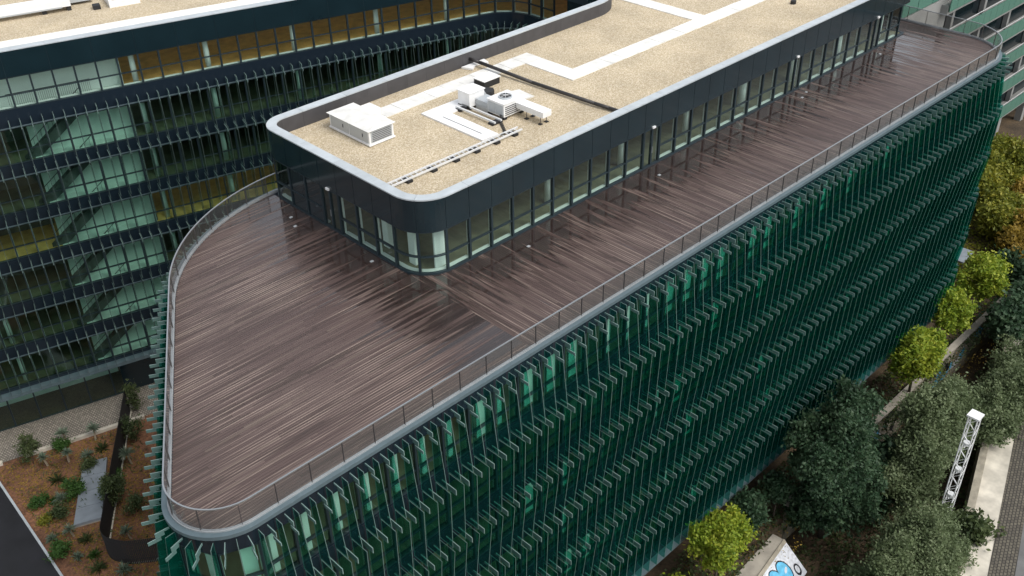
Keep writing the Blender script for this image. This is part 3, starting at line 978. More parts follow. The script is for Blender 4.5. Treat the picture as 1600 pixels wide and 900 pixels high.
# small white plates let into the deck beside the pavilion
for (px, py) in ((25.3, 43.9), (24.9, 42.9), (25.6, 37.0), (32.3, 32.2), (43.4, 32.3), (59.0, 32.4), (60.0, 32.7), (69.9, 32.6)):
    mb = MB(); mb.box(px - 0.09, px + 0.09, py - 0.07, py + 0.07, 0.001, 0.03)
    mb.build('deck_outlet', 'duct', bld)

exec_order = 'roof equipment'
# ------------------------------------------------------------------ roof equipment
def slab_thing(name, polys, z0, z1, mat, label, cat):
    mb = MB()
    for p in polys: mb.prism(ccw(p), z0, z1)
    return mb.build(name, mat, None, label=label, cat=cat)
def pavers(parent, x0, x1, y0, y1, nx, ny):
    for i in range(nx):
        for j in range(ny):
            a, b = x0 + (x1 - x0) * i / nx + 0.012, x0 + (x1 - x0) * (i + 1) / nx - 0.012
            c, d = y0 + (y1 - y0) * j / ny + 0.012, y0 + (y1 - y0) * (j + 1) / ny - 0.012
            h = RZ + 0.055 + random.uniform(-0.008, 0.008)
            mb = MB(); mb.box(a, b, c, d, RZ - 0.02, h); mb.build('paver', 'offwhite', parent)
wk = thing('roof_walkway', (50, 41, RZ), 'white paved walkway zigzagging over the gravel roof of the pavilion', 'walkway')
pavers(wk, 31.6, 44.35, 44.35, 45.65, 10, 1)
pavers(wk, 44.35, 45.75, 41.5, 45.65, 1, 3)
pavers(wk, 44.35, 75.0, 40.2, 41.5, 24, 1)
pavers(wk, 58.35, 59.7, 41.5, 52.9, 1, 9)

ahu = thing('air_handling_unit', (30.6, 43.6, RZ), 'large white air handling cabinet with a shallow hipped lid on the gravel roof', 'ventilation unit')
ax0, ax1, ay0, ay1 = 29.75, 31.45, 41.95, 45.6
mb = MB(); mb.box(ax0 - 0.06, ax1 + 0.06, ay0 - 0.06, ay1 + 0.06, RZ + 0.05, RZ + 0.13); mb.build('base_frame', 'white', ahu)
mb = MB(); mb.box(ax0, ax1, ay0, ay1, RZ, RZ + 0.05); mb.build('skid', 'black', ahu)
mb = MB(); mb.box(ax0, ax1, ay0, ay1, RZ + 0.13, RZ + 0.95); mb.build('cabinet', 'white', ahu)
for i in range(2):
    yy0 = ay0 + 0.12 + i * 1.75
    mb = MB(); mb.box(ax0 - 0.025, ax0 - 0.001, yy0, yy0 + 1.66, RZ + 0.2, RZ + 0.9); mb.build('side_panel', 'duct', ahu)
mb = MB(); mb.box(ax0 + 0.12, ax1 - 0.12, ay0 - 0.025, ay0 - 0.001, RZ + 0.2, RZ + 0.9); mb.build('end_panel', 'duct', ahu)
mb = MB()
xm, z0, z1 = (ax0 + ax1) / 2, RZ + 0.95, RZ + 1.13
mb.add([(ax0 - 0.12, ay0 - 0.12, z0), (ax1 + 0.12, ay0 - 0.12, z0), (ax1 + 0.12, ay1 + 0.12, z0), (ax0 - 0.12, ay1 + 0.12, z0),
        (xm, ay0 + 0.25, z1), (xm, ay1 - 0.25, z1)], [(3, 2, 1, 0), (0, 1, 4), (1, 2, 5, 4), (2, 3, 5), (3, 0, 4, 5)])
mb.build('lid', 'offwhite', ahu)
mb = MB(); mb.box(ax1 + 0.001, ax1 + 1.1, 44.4, 45.5, RZ + 0.2, RZ + 0.7); mb.build('duct_outlet', 'white', ahu)

tray = thing('cable_tray', (32, 37.4, RZ), 'ladder cable tray on black feet running along the gravel roof', 'cable tray')
for yy in (37.22, 37.60):
    mb = MB(); mb.box(27.5, 36.9, yy - 0.025, yy + 0.025, RZ + 0.14, RZ + 0.24); mb.build('side_rail', 'galv', tray)
rm = MB(); rm.box(-0.02, 0.02, 37.246, 37.574, RZ + 0.16, RZ + 0.2); rme = rm.mesh('rung', ['galv'])
x = 27.65
while x < 36.85:
    link('rung', rme, tray, loc=(x, 0, 0)); x += 0.33
fm = MB(); fm.prism([(-0.17, 37.08), (0.17, 37.08), (0.17, 37.74), (-0.17, 37.74)], RZ + 0.0, RZ + 0.139); fme = fm.mesh('foot', ['black'])
for x in (28.6, 30.3, 31.9, 33.4, 34.9, 36.3): link('foot', fme, tray, loc=(x, 0, 0))

mb = MB()
pp_ = [(41.75, 46.9, RZ + 0.42), (41.9, 46.1, RZ + 0.34), (42.1, 41.5, RZ + 0.2), (42.35, 36.6, RZ + 0.2), (42.5, 35.6, RZ + 0.16), (42.65, 34.0, RZ + 0.14)]
pipe = thing('roof_pipe', (42, 41, RZ), 'dark lagged pipe crossing the gravel roof from parapet to parapet', 'pipe')
for a, b in zip(pp_, pp_[1:]): mb.tube(a, b, 0.115, n=10)
mb.build('pipe_run', 'pipe', pipe, smooth=True)
mb = MB(); mb.prism(ccw([(40.9, 46.75), (42.9, 46.75), (42.7, 46.1), (41.9, 46.45), (41.2, 46.0)]), RZ + 0.02, RZ + 0.14); mb.build('collar', 'white', pipe)

mb = MB(); mb.prism(ccw([(34.5, 37.95), (35.7, 37.9), (35.75, 42.0), (38.0, 42.0), (38.0, 43.2), (34.5, 43.2)]), RZ, RZ + 0.10)
cov = mb.build('duct_cover', 'white', label='flat white L shaped duct cover beside the cable tray', cat='duct cover')
mb = MB(); mb.box(35.02, 35.06, 38.6, 41.9, RZ + 0.101, RZ + 0.112); mb.build('cover_joint', 'black', cov)

def unit(name, x0, x1, y0, y1, h, label, feet=True, mat='white', lid=True):
    t_ = thing(name, ((x0 + x1) / 2, (y0 + y1) / 2, RZ), label, 'ventilation unit')
    zb = RZ + (0.16 if feet else 0.0)
    mb = MB(); mb.box(x0, x1, y0, y1, zb, RZ + h); mb.build('casing', mat, t_)
    if lid:
        mb = MB(); mb.box(x0 - 0.05, x1 + 0.05, y0 - 0.05, y1 + 0.05, RZ + h + 0.001, RZ + h + 0.05); mb.build('lid', 'white', t_)
    if feet:
        for fx in (x0 + 0.12, x1 - 0.12):
            for fy in (y0 + 0.12, y1 - 0.12):
                mb = MB(); mb.prism([(fx - 0.13, fy - 0.13), (fx + 0.13, fy - 0.13), (fx + 0.13, fy + 0.13), (fx - 0.13, fy + 0.13)], RZ, zb - 0.001); mb.build('foot', 'black', t_)
    return t_
u1 = unit('fan_unit', 36.9, 38.1, 41.6, 42.6, 1.0, 'white fan box with a slanted hood at the back of the roof plant group')
mb = MB(); mb.add([(38.101, 41.7, RZ + 0.2), (38.6, 41.7, RZ + 0.2), (38.101, 41.7, RZ + 0.95), (38.101, 42.5, RZ + 0.2), (38.6, 42.5, RZ + 0.2), (38.101, 42.5, RZ + 0.95)],
       [(0, 1, 2), (5, 4, 3), (1, 4, 5, 2), (0, 3, 4, 1), (3, 0, 2, 5)]); mb.build('hood', 'duct', u1)
u2 = unit('duct_section', 37.35, 38.25, 40.5, 41.55, 0.62, 'low grey duct section between the two white plant boxes', feet=False, mat='duct', lid=False)
u3 = unit('condenser_unit', 37.3, 38.9, 39.1, 40.45, 0.95, 'white condenser cabinet with panelled sides in the middle of the plant group')
for i in range(2):
    mb = MB(); mb.box(37.28, 37.299, 39.2 + i * 0.62, 39.78 + i * 0.62, RZ + 0.22, RZ + 0.85); mb.build('side_panel', 'duct', u3)
fan = MB(); fan.tube((38.1, 39.78, RZ + 1.001), (38.1, 39.78, RZ + 1.10), 0.42, 0.40, n=20); fan.build('fan_ring', 'duct', u3)
fan = MB(); fan.tube((38.1, 39.78, RZ + 1.101), (38.1, 39.78, RZ + 1.108), 0.34, n=20); fan.build('fan_grille', 'black', u3)
for i in range(4):
    a_ = i * math.pi / 4
    fan = MB(); fan.tube((38.1 - 0.36 * math.cos(a_), 39.78 - 0.36 * math.sin(a_), RZ + 1.12 + 0.004 * i), (38.1 + 0.36 * math.cos(a_), 39.78 + 0.36 * math.sin(a_), RZ + 1.12 + 0.004 * i), 0.012, n=4); fan.build('grille_bar', 'galv', u3)
for i in range(5):
    mb = MB(); mb.box(37.4, 38.8, 39.07, 39.099, RZ + 0.26 + i * 0.12, RZ + 0.30 + i * 0.12); mb.build('louvre', 'post', u3)
for i in range(6):
    mb = MB(); mb.box(ax0 + 0.2, ax1 - 0.2, ay0 - 0.045, ay0 - 0.026, RZ + 0.27 + i * 0.1, RZ + 0.30 + i * 0.1); mb.build('louvre', 'post', ahu)
for yy_ in (42.5, 44.3):
    mb = MB(); mb.box(ax0 - 0.05, ax0 - 0.026, yy_, yy_ + 0.04, RZ + 0.45, RZ + 0.65); mb.build('handle', 'black', ahu)
cb = thing('cable_run', (36.9, 38.6, RZ), 'thin dark cables looping from the condenser to the cable tray', 'cable')
for k_, o_ in enumerate((0.0, 0.09, 0.17)):
    c_ = MB(); P0 = [(37.25, 39.2 + o_, RZ + 0.3), (36.95 - o_, 38.9, RZ + 0.05), (36.5 - o_, 38.2, RZ + 0.03), (36.1 - o_, 37.7, RZ + 0.1), (35.6 - o_, 37.45, RZ + 0.235)]
    for a_, b_ in zip(P0, P0[1:]): c_.tube(a_, b_, 0.022, n=6)
    c_.build('cable', 'black', cb)
u4 = thing('supply_duct', (38.6, 38.0, RZ), 'long white supply duct raised on four thin legs', 'duct')
mb = MB(); mb.box(38.25, 38.95, 36.9, 39.09, RZ + 0.48, RZ + 0.82); mb.build('duct_body', 'white', u4)
for lx in (38.35, 38.85):
    for ly in (37.2, 38.3):
        mb = MB(); mb.tube((lx, ly, RZ + 0.04), (lx, ly, RZ + 0.479), 0.022); lg = mb.build('leg', 'post', u4)
        mb = MB(); mb.box(lx - 0.11, lx + 0.11, ly - 0.11, ly + 0.11, RZ, RZ + 0.039); mb.build('foot', 'black', lg)
u5 = thing('steel_skid', (36.6, 40.6, RZ), 'grey steel channel skid lying beside the condenser', 'skid')
for xx in (36.45, 36.95):
    mb = MB(); mb.box(xx - 0.05, xx + 0.05, 38.95, 42.3, RZ + 0.12, RZ + 0.22); mb.build('channel', 'galv', u5)
for yy in (39.2, 42.0):
    mb = MB(); mb.box(36.3, 37.1, yy - 0.2, yy + 0.2, RZ, RZ + 0.119); mb.build('foot', 'black', u5)
u6 = unit('roof_vent', 39.7, 41.0, 43.3, 44.25, 0.42, 'white topped vent with dark sides beside the lagged pipe', feet=False, mat='black')
mb = MB(); mb.prism(ccw([(38.7, 40.6), (40.9, 40.2), (41.0, 41.6), (38.8, 42.2)]), RZ, RZ + 0.07); mb.build('roof_plinth', 'offwhite', label='flat pale plinth slab behind the condenser', cat='slab')
mb = MB(); mb.prism([(39.2 + 0.5 * math.cos(a), 42.55 + 0.4 * math.sin(a)) for a in [i * math.pi / 4 for i in range(8)]], RZ, RZ + 0.3)
mb.build('rubber_mount', 'black', label='black rubber mount behind the fan box', cat='mount')
mb = MB(); mb.prism([(66.3 + 0.25 * math.cos(a), 38.3 + 0.2 * math.sin(a)) for a in [i * math.pi / 4 for i in range(8)]], RZ, RZ + 0.25)
mb.build('roof_outlet', 'black', label='small black outlet alone on the far gravel', cat='outlet')

# ------------------------------------------------------------------ rear wing
wing = thing('rear_wing', (34, 72, GZ), 'rear office wing across the court with stairwell and chipboard floors behind glass', 'building')
LL = LEFTP.len
def lback(off):
    q0, n0 = LEFTP.at(LL)
    e = q0 - n0 * off
    return [tuple(e), (75.0, e.y - (75.0 - e.x) * 0.2746), (75.0, 53.0)]
DEP = 15.0
wing_poly = ccw([tuple(p) for p in LEFTP.pts(-0.25)] + lback(DEP))
BROWN = {0, 3}
LB0 = 0.30                      # floor level of its top storey
for k in range(NF + 1):
    z = -k * FH
    mb = MB(); mb.prism(wing_poly, z - 0.45, z - 0.05, 0, 1)
    mb.build('floor_slab', ['ceil', 'ply' if k in BROWN else 'carpet'], wing)
for k in range(NF + 1):
    z = -k * FH
    zl = z - (0.95 if k < NF else 0.3)
    mb = MB(); mb.strip(LEFTP.pts(-0.28), LEFTP.pts(0.10), zl, z + (0.32 if k == 0 else 0.0)); mb.build('spandrel_band', 'spandrel', wing)
    mb = MB(); mb.strip(LEFTP.pts(0.102), LEFTP.pts(0.16), zl, zl + 0.08); mb.build('drip_edge', 'cap', wing)
WS = -NF * FH - 0.3                # underside of the wing's lowest band
mb = MB(); mb.strip(LEFTP.pts(-0.3), LEFTP.pts(0.55), WS - 0.3, WS - 0.002); mb.build('soffit_lip', 'cap', wing)
mb = MB(); mb.prism(wing_poly, WS - 0.28, WS - 0.2); mb.build('soffit', 'core', wing)
# fascia
LBAY = 1.423
la_s = LEFTP.s_near(*(LA + LDIR * 1.31))       # a mullion position
def l_edges(step):
    a = [la_s + i * step for i in range(-60, 60)]
    return [s for s in a if 0.2 < s < LL - 0.2]
le = l_edges(LBAY)
for a, b in zip(le[::2], le[2::2]):
    mb = MB(); mb.strip(LEFTP.pts(-0.25, a + 0.014, b - 0.014), LEFTP.pts(0.1, a + 0.014, b - 0.014), 2.57, CT - 0.06); mb.build('fascia_panel', 'navy', wing)
mb = MB(); mb.strip(LEFTP.pts(-0.3), LEFTP.pts(0.07), 2.52, CT - 0.1); mb.build('fascia_backing', 'frame', wing)
for a, b in zip(le[::4], le[4::4]):
    mb = MB(); mb.strip(LEFTP.pts(-0.6, a + 0.003, b - 0.003), LEFTP.pts(0.13, a + 0.003, b - 0.003), CT - 0.055, CT); mb.build('coping', 'coping', wing)
mb = MB(); mb.prism(wing_poly, 2.6, CT - 0.22, 0, 1); mb.build('roof', ['ceil', 'gravel'], wing)
# windows
WH0 = 2.55 - 0.34
mb_top = window_mb(LBAY, WH0, WH0 * 0.44, True, 0.14, 0.06, 0.055)
mb_low = window_mb(LBAY, WH, wtr, True, 0.14, 0.055, 0.05, sill=False)
lt = mb_top.mesh('window', ['frame', 'lining']); ll_ = mb_low.mesh('window', ['frame', 'lining'])
gt = [pane_mb(LBAY, 0.05, WH0 * 0.44 - 0.02).mesh('pane', ['pglass']), pane_mb(LBAY, WH0 * 0.44 + 0.02, WH0 - 0.05).mesh('pane', ['pglass'])]
glw = [pane_mb(LBAY, 0.04, wtr - 0.02).mesh('pane', ['glass']), pane_mb(LBAY, wtr + 0.02, WH - 0.04).mesh('pane', ['glass'])]
for a, b in zip(le, le[1:]):
    sm = (a + b) / 2
    q, rz = LEFTP.frame(sm, 0.0)
    loc = (q.x, q.y, 0.33)
    w = link('window', lt, wing, loc=loc, rz=rz)
    for me in gt: link('pane', me, w, loc=loc, rz=rz)
    for k in range(NF):
        loc = (q.x, q.y, -(k + 1) * FH + 0.01)
        w = link('window', ll_, wing, loc=loc, rz=rz)
        for me in glw: link('pane', me, w, loc=loc, rz=rz)
fins_on(LEFTP, 0.5, LL - 0.5, la_s, wing, 300, range(NF), spacing=LBAY / 2, half=0.03, meshes=[f.mesh('glass_fin', ['fin_clear', 'fin_edge_dim']) for f in fin_t], fmat='fin_clear')
# inside the wing: core wall, stairwell with white walls and flights
def LW(s, d):
    """point at distance s along the wing from LA, d metres behind the glass"""
    nb = Vector((0.2648, 0.9643))
    p = LA + LDIR * s + nb * d
    return (p.x, p.y)
def lbox(name, s0, s1, d0, d1, z0, z1, mat, parent=wing, **kw):
    mb = MB(); mb.prism(ccw([LW(s0, d0), LW(s1, d0), LW(s1, d1), LW(s0, d1)]), z0, z1)
    return mb.build(name, mat, parent, **kw)
for k in range(NF):
    if k != 2:
        lbox('core_wall', 9.2, 37, 8.0, 8.3, -(k + 1) * FH - 0.049, -k * FH - 0.451, 'core')
for k in range(-1, NF):
    lbox('rear_glazing', -15, 40, 14.6, 14.66, -(k + 1) * FH - 0.049, -k * FH - 0.451 if k >= 0 else 2.599, 'pglass')
lbox('core_wall', -15, -6.5, 7.0, 7.3, SOF, -0.5, 'core')
lbox('core_wall', 7.05, 7.2, 0.9, 9.5, -0.05, 2.6, 'inwall')
lbox('core_wall', -15, 7.2, 1.5, 1.7, -0.04, 2.6, 'inwall')
lbox('landing_floor', -15, 7.0, 0.3, 1.49, -0.048, 0.02, 'inwall')
for k in range(NF):
    zt, zb_ = -k * FH - 0.46, -(k + 1) * FH - 0.04
    lbox('stair_wall', 0.2, 7.1, 1.15, 1.3, zb_, zt, 'inwall')
    lbox('landing_floor', 0.2, 7.09, 0.3, 1.149, zb_, zb_ + 0.03, 'inwall')
    lbox('stair_wall', -4.6, 0.19, 4.2, 4.4, zb_, zt, 'core')
    lbox('stair_wall', 7.1, 7.25, 0.6, 5.0, zb_, zt, 'core')
    # flight rising to the right
    fl = MB()
    n = 16; s0, s1 = -0.2, 4.2
    zs0, zs1 = zb_, zt + 0.3
    vs = []
    for (s_, z_) in ((s0 - 0.3, zs0 - 0.02), (s0 + 0.75, zs0 - 0.02), (s1 + 0.55, zt), (s1 - 0.5, zt)):
        for d_ in (0.5, 1.1):
            vs.append((*LW(s_, d_), z_))
    fl.add(vs, [(0, 2, 4, 6), (7, 5, 3, 1), (0, 1, 3, 2), (2, 3, 5, 4), (4, 5, 7, 6), (6, 7, 1, 0)])
    f_ = fl.build('stair_flight', 'stairgrey', wing)
    rl = MB(); A, B = LW(s0, 0.47), LW(s1, 0.47)
    rl.tube((*A, zb_ + 1.0), (*B, zt + 1.25), 0.03); rl.build('handrail', 'post', f_)
    for i in range(0, 15):
        t_ = i / 15; P_ = (A[0] + (B[0] - A[0]) * t_, A[1] + (B[1] - A[1]) * t_)
        zz = zb_ + (zt - zb_ + 0.3) * t_
        bm_ = MB(); bm_.tube((*P_, zz + 0.1), (*P_, zz + 1.0), 0.012, n=4); bm_.build('baluster', 'post', f_)
# landing balustrade behind the top storey glass
bal = MB()
r0 = lbox('landing_rail', -0.5, 5.0, 0.55, 0.6, 1.15, 1.2, 'post')
s = -0.4
while s < 5.0:
    A = LW(s, 0.57); b_ = MB(); b_.tube((*A, 0.0), (*A, 1.15), 0.012, n=4); b_.build('baluster', 'post', r0); s += 0.13
# columns
for s in (7.75, 13.0, 19.6, 26.4, 32.5):
    for k in range(-1, NF):
        z0 = -(k + 1) * FH - 0.05; z1 = z0 + FH - 0.4 if k >= 0 else 2.6
        A = LW(s + 0.3, 0.75); mb = MB(); mb.tube((*A, z0), (*A, z1), 0.2, n=12); mb.build('column', 'inwall', wing, smooth=True)
for s in (-5.2, -9.4):
    for k in range(-1, NF):
        z0 = -(k + 1) * FH - 0.05; z1 = z0 + FH - 0.4 if k >= 0 else 2.6
        A = LW(s, 0.75); mb = MB(); mb.tube((*A, z0), (*A, z1), 0.2, n=12); mb.build('column', 'inwall', wing, smooth=True)
# ground floor of the wing, set back
lbox('ground_floor_wall', 1.6, 36, 1.7, 1.9, GZ, WS - 0.3, 'navy')
lbox('ground_floor_back', -15, 1.6, 5.0, 5.2, GZ, WS - 0.3, 'inwall')
s = -15.0
while s < 1.4:
    wgl = lbox('ground_window', s + 0.07, s + 1.9, 1.72, 1.76, GZ + 0.06, WS - 0.35, 'glass')
    lbox('mullion', s - 0.06, s + 0.06, 1.66, 1.84, GZ, WS - 0.3, 'frame')
    s += 1.97
lbox('ground_rail', -15, 1.6, 1.64, 1.86, GZ, GZ + 0.055, 'frame')
# soffit strip light housing
lbox('soffit_strip', -2.2, 1.2, 0.2, 0.3, WS - 0.36, WS - 0.301, 'lining')
# far side of the court roof: pale membrane strips and plant on the wing roof
RL = CT - 0.22
lbox('roof_walkway', -14, 30, 1.0, 2.3, RL - 0.02, RL + 0.1, 'offwhite', None, label='white walkway strip along the front edge of the rear wing roof', cat='walkway')
b = lbox('roof_hatch', 8.1, 10.3, 5.9, 8.6, RL, RL + 0.55, 'white', None, label='white square hatch box on the rear wing roof', cat='roof hatch')
lbox('hatch_lid', 8.35, 10.1, 5.87, 8.3, RL + 0.551, RL + 0.6, 'duct', b)
d1 = lbox('roof_duct', -12, 5.6, 6.8, 7.9, RL + 0.35, RL + 0.85, 'white', None, label='long white duct on the rear wing roof', cat='duct')
lbox('duct_rib', -12, 5.0, 6.77, 6.799, RL + 0.3, RL + 0.4, 'duct', d1)
for s in (-1.5, 3.6, 5.3):
    lbox('foot', s, s + 0.3, 6.9, 7.4, RL, RL + 0.349, 'black', d1)
lbox('roof_unit', 4.3, 7.3, 7.95, 11.0, RL + 0.2, RL + 1.1, 'duct', None, label='grey plant cabinet behind the duct on the rear wing roof', cat='ventilation unit')
u = lbox('roof_box', -8, 0.0, 3.9, 5.6, RL + 0.1, RL + 0.5, 'white', None, label='low white box at the left edge of the rear wing roof', cat='ventilation unit')
lbox('skid', -7.9, -0.1, 4.0, 5.5, RL, RL + 0.099, 'black', u)
mt = lbox('roof_mount', 7.0, 7.5, 6.0, 6.6, RL, RL + 0.3, 'black', None, label='black rubber mount beside the white hatch', cat='mount')

# ------------------------------------------------------------------ far building at the right
far = thing('far_building', (115, 46, GZ), 'grey neighbouring block with pale green glass bands at the upper right', 'building')
fy = 38.4; fx0, fx1 = 95.5, 175.0
mb = MB(); mb.box(fx0 + 1.5, fx1, fy + 1.6, fy + 22, -22.9, 8); mb.build('wall', 'greystone', far)
for k in range(9):
    z = -22.9 + k * 3.6
    mb = MB(); mb.box(fx0, fx1, fy + 0.3, fy + 1.6, z, z + 0.9); mb.build('slab_band', 'greystone', far)
    x = fx0 + 0.05
    while x < 140:
        mb = MB(); mb.box(x, x + 1.46, fy + 0.12, fy + 0.2, z + 0.35, z + 1.75); mb.build('glass_panel', 'greencladd', far)
        x += 1.5
    mb = MB(); mb.box(fx0 + 0.1, fx1, fy + 0.1, fy + 0.16, z + 2.02, z + 2.07); mb.build('rail', 'galv', far)
    mb = MB(); mb.box(fx0 + 1.7, fx1, fy + 1.5, fy + 1.59, z + 0.95, z + 3.55); mb.build('window_strip', 'darkglass', far)
    x = fx0 + 3
    while x < 150:
        mb = MB(); mb.box(x, x + 0.5, fy + 0.95, fy + 1.45, z + 0.91, z + 3.59); mb.build('pillar', 'greystone', far); x += 7.5
mb = MB(); mb.box(fx0 + 3, fx1, fy + 3, fy + 20, GZ, -22.9); mb.build('ground_floor_wall', 'core', far)
for x in (104, 112, 119.5, 127, 135):
    mb = MB(); mb.box(x, x + 0.8, fy + 1.0, fy + 1.8, GZ, -22.91); mb.build('pillar', 'greystone', far)
# dark stair block between the two
sb = thing('link_block', (88, 44, GZ), 'dark connecting block with a teal glass top behind the far railing', 'building')
mb = MB(); mb.box(84.0, 96.9, 39.6, 52, GZ, -1.2); mb.build('wall', 'core', sb)
for i in range(4):
    mb = MB(); mb.box(84.5 + i * 3.0, 87.4 + i * 3.0, 39.45, 39.55, -3.4, -0.8); mb.build('glass_panel', 'greencladd', sb)
mb = MB(); mb.box(83.9, 96.95, 39.4, 39.59, -7.0, -3.5); mb.build('band', 'greystone', sb)

# ------------------------------------------------------------------ court garden
mb = MB(); mb.prism(ccw([LW(-14, 5.0), LW(-14, -0.2), LW(0.62, -0.2), LW(0.62, 5.0)]), GZ, GZ + 0.02)
gp = [(-20, 40), (26, 40), (24, 66.4), (11.6, 69.9), (-20, 78)]
mb = MB(); mb.prism(ccw([(-12, 46), (22, 46), (24, 66.2), (11.8, 70.1), (-12, 77.5)]), GZ - 0.2, GZ + 0.03); mb.build('garden_bed', 'mulch', kind='structure')
mb = MB(); mb.prism(ccw([LW(-18, 1.8), LW(10, 1.8), LW(10, -2.3), LW(-18, -2.3)]), GZ - 0.2, GZ + 0.045); mb.build('court_paving', 'cobble', kind='structure')
# pale steps/slabs at the left end of the paving
for i in range(4):
    lbox('paving_slab', -12.6 + i * 0.95, -12.6 + i * 0.95 + 0.6, -2.2, 1.3, GZ + 0.046, GZ + 0.09, 'paleconc', None,
         label='pale paving stripe at the left end of the cobbled court', cat='paving', group='pale paving stripes')
kb = MB(); kb.prism(ccw([LW(-18, -2.32), LW(-8.6, -2.32), LW(-8.6, -2.62), LW(-18, -2.62)]), GZ, GZ + 0.3)
kb.build('garden_kerb', 'paleconc', label='pale stone kerb piece at the left of the planted court', cat='kerb')
kb = MB(); kb.prism(ccw([LW(-7.0, -2.32), LW(2.2, -2.32), LW(2.2, -2.62), LW(-7.0, -2.62)]), GZ, GZ + 0.3)
kb.build('garden_kerb', 'paleconc', label='long pale stone kerb between the cobbles and the planting', cat='kerb')
# dark low roof with pale edge
dr = thing('low_dark_roof', (4, 60, GZ), 'black flat low roof with a thin pale edge at the lower left corner', 'roof')
mb = MB(); mb.prism(ccw([(-14, 72), (10.55, 67.9), (9.9, 54.0), (8.5, 44), (-14, 44)]), GZ, GZ + 0.12); mb.build('roof_sheet', 'darkroof', dr)
mb = MB(); mb.prism(ccw([(10.55, 67.9), (10.72, 67.9), (10.07, 54.0), (8.67, 44), (8.5, 44), (9.9, 54)]), GZ, GZ + 0.16); mb.build('roof_edge', 'coping', dr)
# grey metal platform
pf = thing('metal_platform', (14.9, 61.2, GZ), 'grey sheet metal platform lying among the garden plants', 'platform')
A = [Vector((16.0, 64.6)), Vector((17.6, 63.9)), Vector((14.4, 58.2)), Vector((12.6, 58.9))]
for i in range(4):
    a0 = A[0].lerp(A[3], i / 4 + 0.003); b0 = A[1].lerp(A[2], i / 4 + 0.003); a1 = A[0].lerp(A[3], (i + 1) / 4 - 0.003); b1 = A[1].lerp(A[2], (i + 1) / 4 - 0.003)
    mb = MB(); mb.prism(ccw([tuple(a0), tuple(b0), tuple(b1), tuple(a1)]), GZ + 0.12, GZ + 0.34); mb.build('metal_panel', 'greyroof', pf)
mb = MB(); mb.prism(ccw([tuple(p) for p in A]), GZ, GZ + 0.119); mb.build('plinth', 'concrete', pf)

# curved black picket fence
fp = Path([(21.6, 68.0, 0), (19.6, 64.9, 3.0), (17.3, 61.4, 6.0), (12.9, 54.6, 1.6), (13.9, 52.9, 1.6), (16.2, 51.2, 0)])
fence = thing('picket_fence', (15.5, 58, GZ), 'curving black picket fence winding through the garden bed', 'fence')
pk = MB(); pk.box(-0.05, 0.05, -0.012, 0.012, 0.03, 2.35); pkm = pk.mesh('picket', ['black'])
n = int(fp.len / 0.125)
for i in range(n):
    q, rz = fp.frame(0.05 + i * 0.125)
    link('picket', pkm, fence, loc=(q.x, q.y, GZ), rz=rz)
mb = MB(); mb.strip(fp.pts(-0.03), fp.pts(-0.013), GZ + 0.5, GZ + 0.56); mb.build('fence_rail', 'black', fence)
mb = MB(); mb.strip(fp.pts(-0.03), fp.pts(-0.013), GZ + 2.0, GZ + 2.06); mb.build('fence_rail', 'black', fence)
mb = MB(); mb.strip(fp.pts(0.02), fp.pts(0.12), GZ, GZ + 0.12); mb.build('fence_kerb', 'paleconc', fence)

# ------------------------------------------------------------------ plants
def leaves_mesh(name, centers, size, mat, aspect=0.6, up=0.3, droop=None):
    """one quad per centre"""
    n = len(centers)
    d = rng.normal(size=(n, 3)); d[:, 2] = np.abs(d[:, 2]) * (0.6 + up) + up
    d /= np.linalg.norm(d, axis=1)[:, None]
    r = rng.normal(size=(n, 3))
    a = np.cross(d, r); a /= np.linalg.norm(a, axis=1)[:, None]
    b = np.cross(d, a)
    sz = size * rng.uniform(0.6, 1.35, size=(n, 1))
    a = a * sz; b = b * sz * aspect
    v = np.stack([centers - a, centers - b * 0.9, centers + a, centers + b * 0.9], axis=1).reshape(-1, 3)
    me = bpy.data.meshes.new(name)
    me.vertices.add(4 * n); me.vertices.foreach_set('co', v.ravel())
    me.loops.add(4 * n); me.loops.foreach_set('vertex_index', np.arange(4 * n, dtype=np.int32))
    me.polygons.add(n); me.polygons.foreach_set('loop_start', np.arange(0, 4 * n, 4, dtype=np.int32))
    me.polygons.foreach_set('loop_total', np.full(n, 4, dtype=np.int32))
    me.materials.append(M[mat]); me.update(calc_edges=True); me.validate()
    return me

def crown_points(c, rad, n_clump, per, clump_r, hollow=0.45, flat=0.8):
    c = np.array(c); rad = np.array(rad)
    u = rng.normal(size=(n_clump, 3)); u /= np.linalg.norm(u, axis=1)[:, None]
    rr = (hollow + (1 - hollow) * rng.random(n_clump) ** 0.6)
    # uneven outline: radius wobbles with direction
    wob = 1 + 0.20 * np.sin(3 * np.arctan2(u[:, 1], u[:, 0]) + c[0]) + 0.12 * np.sin(5 * u[:, 2] + c[1]) + rng.normal(size=n_clump) * 0.12
    cl = c + u * rad * (rr * wob)[:, None]
    out = []
    for p in cl:
        k = int(per * rng.uniform(0.5, 1.4))
        q = rng.normal(size=(k, 3)) * clump_r * np.array([1, 1, flat]) * rng.uniform(0.45, 1.2)
        out.append(p + q)
    return np.concatenate(out), cl

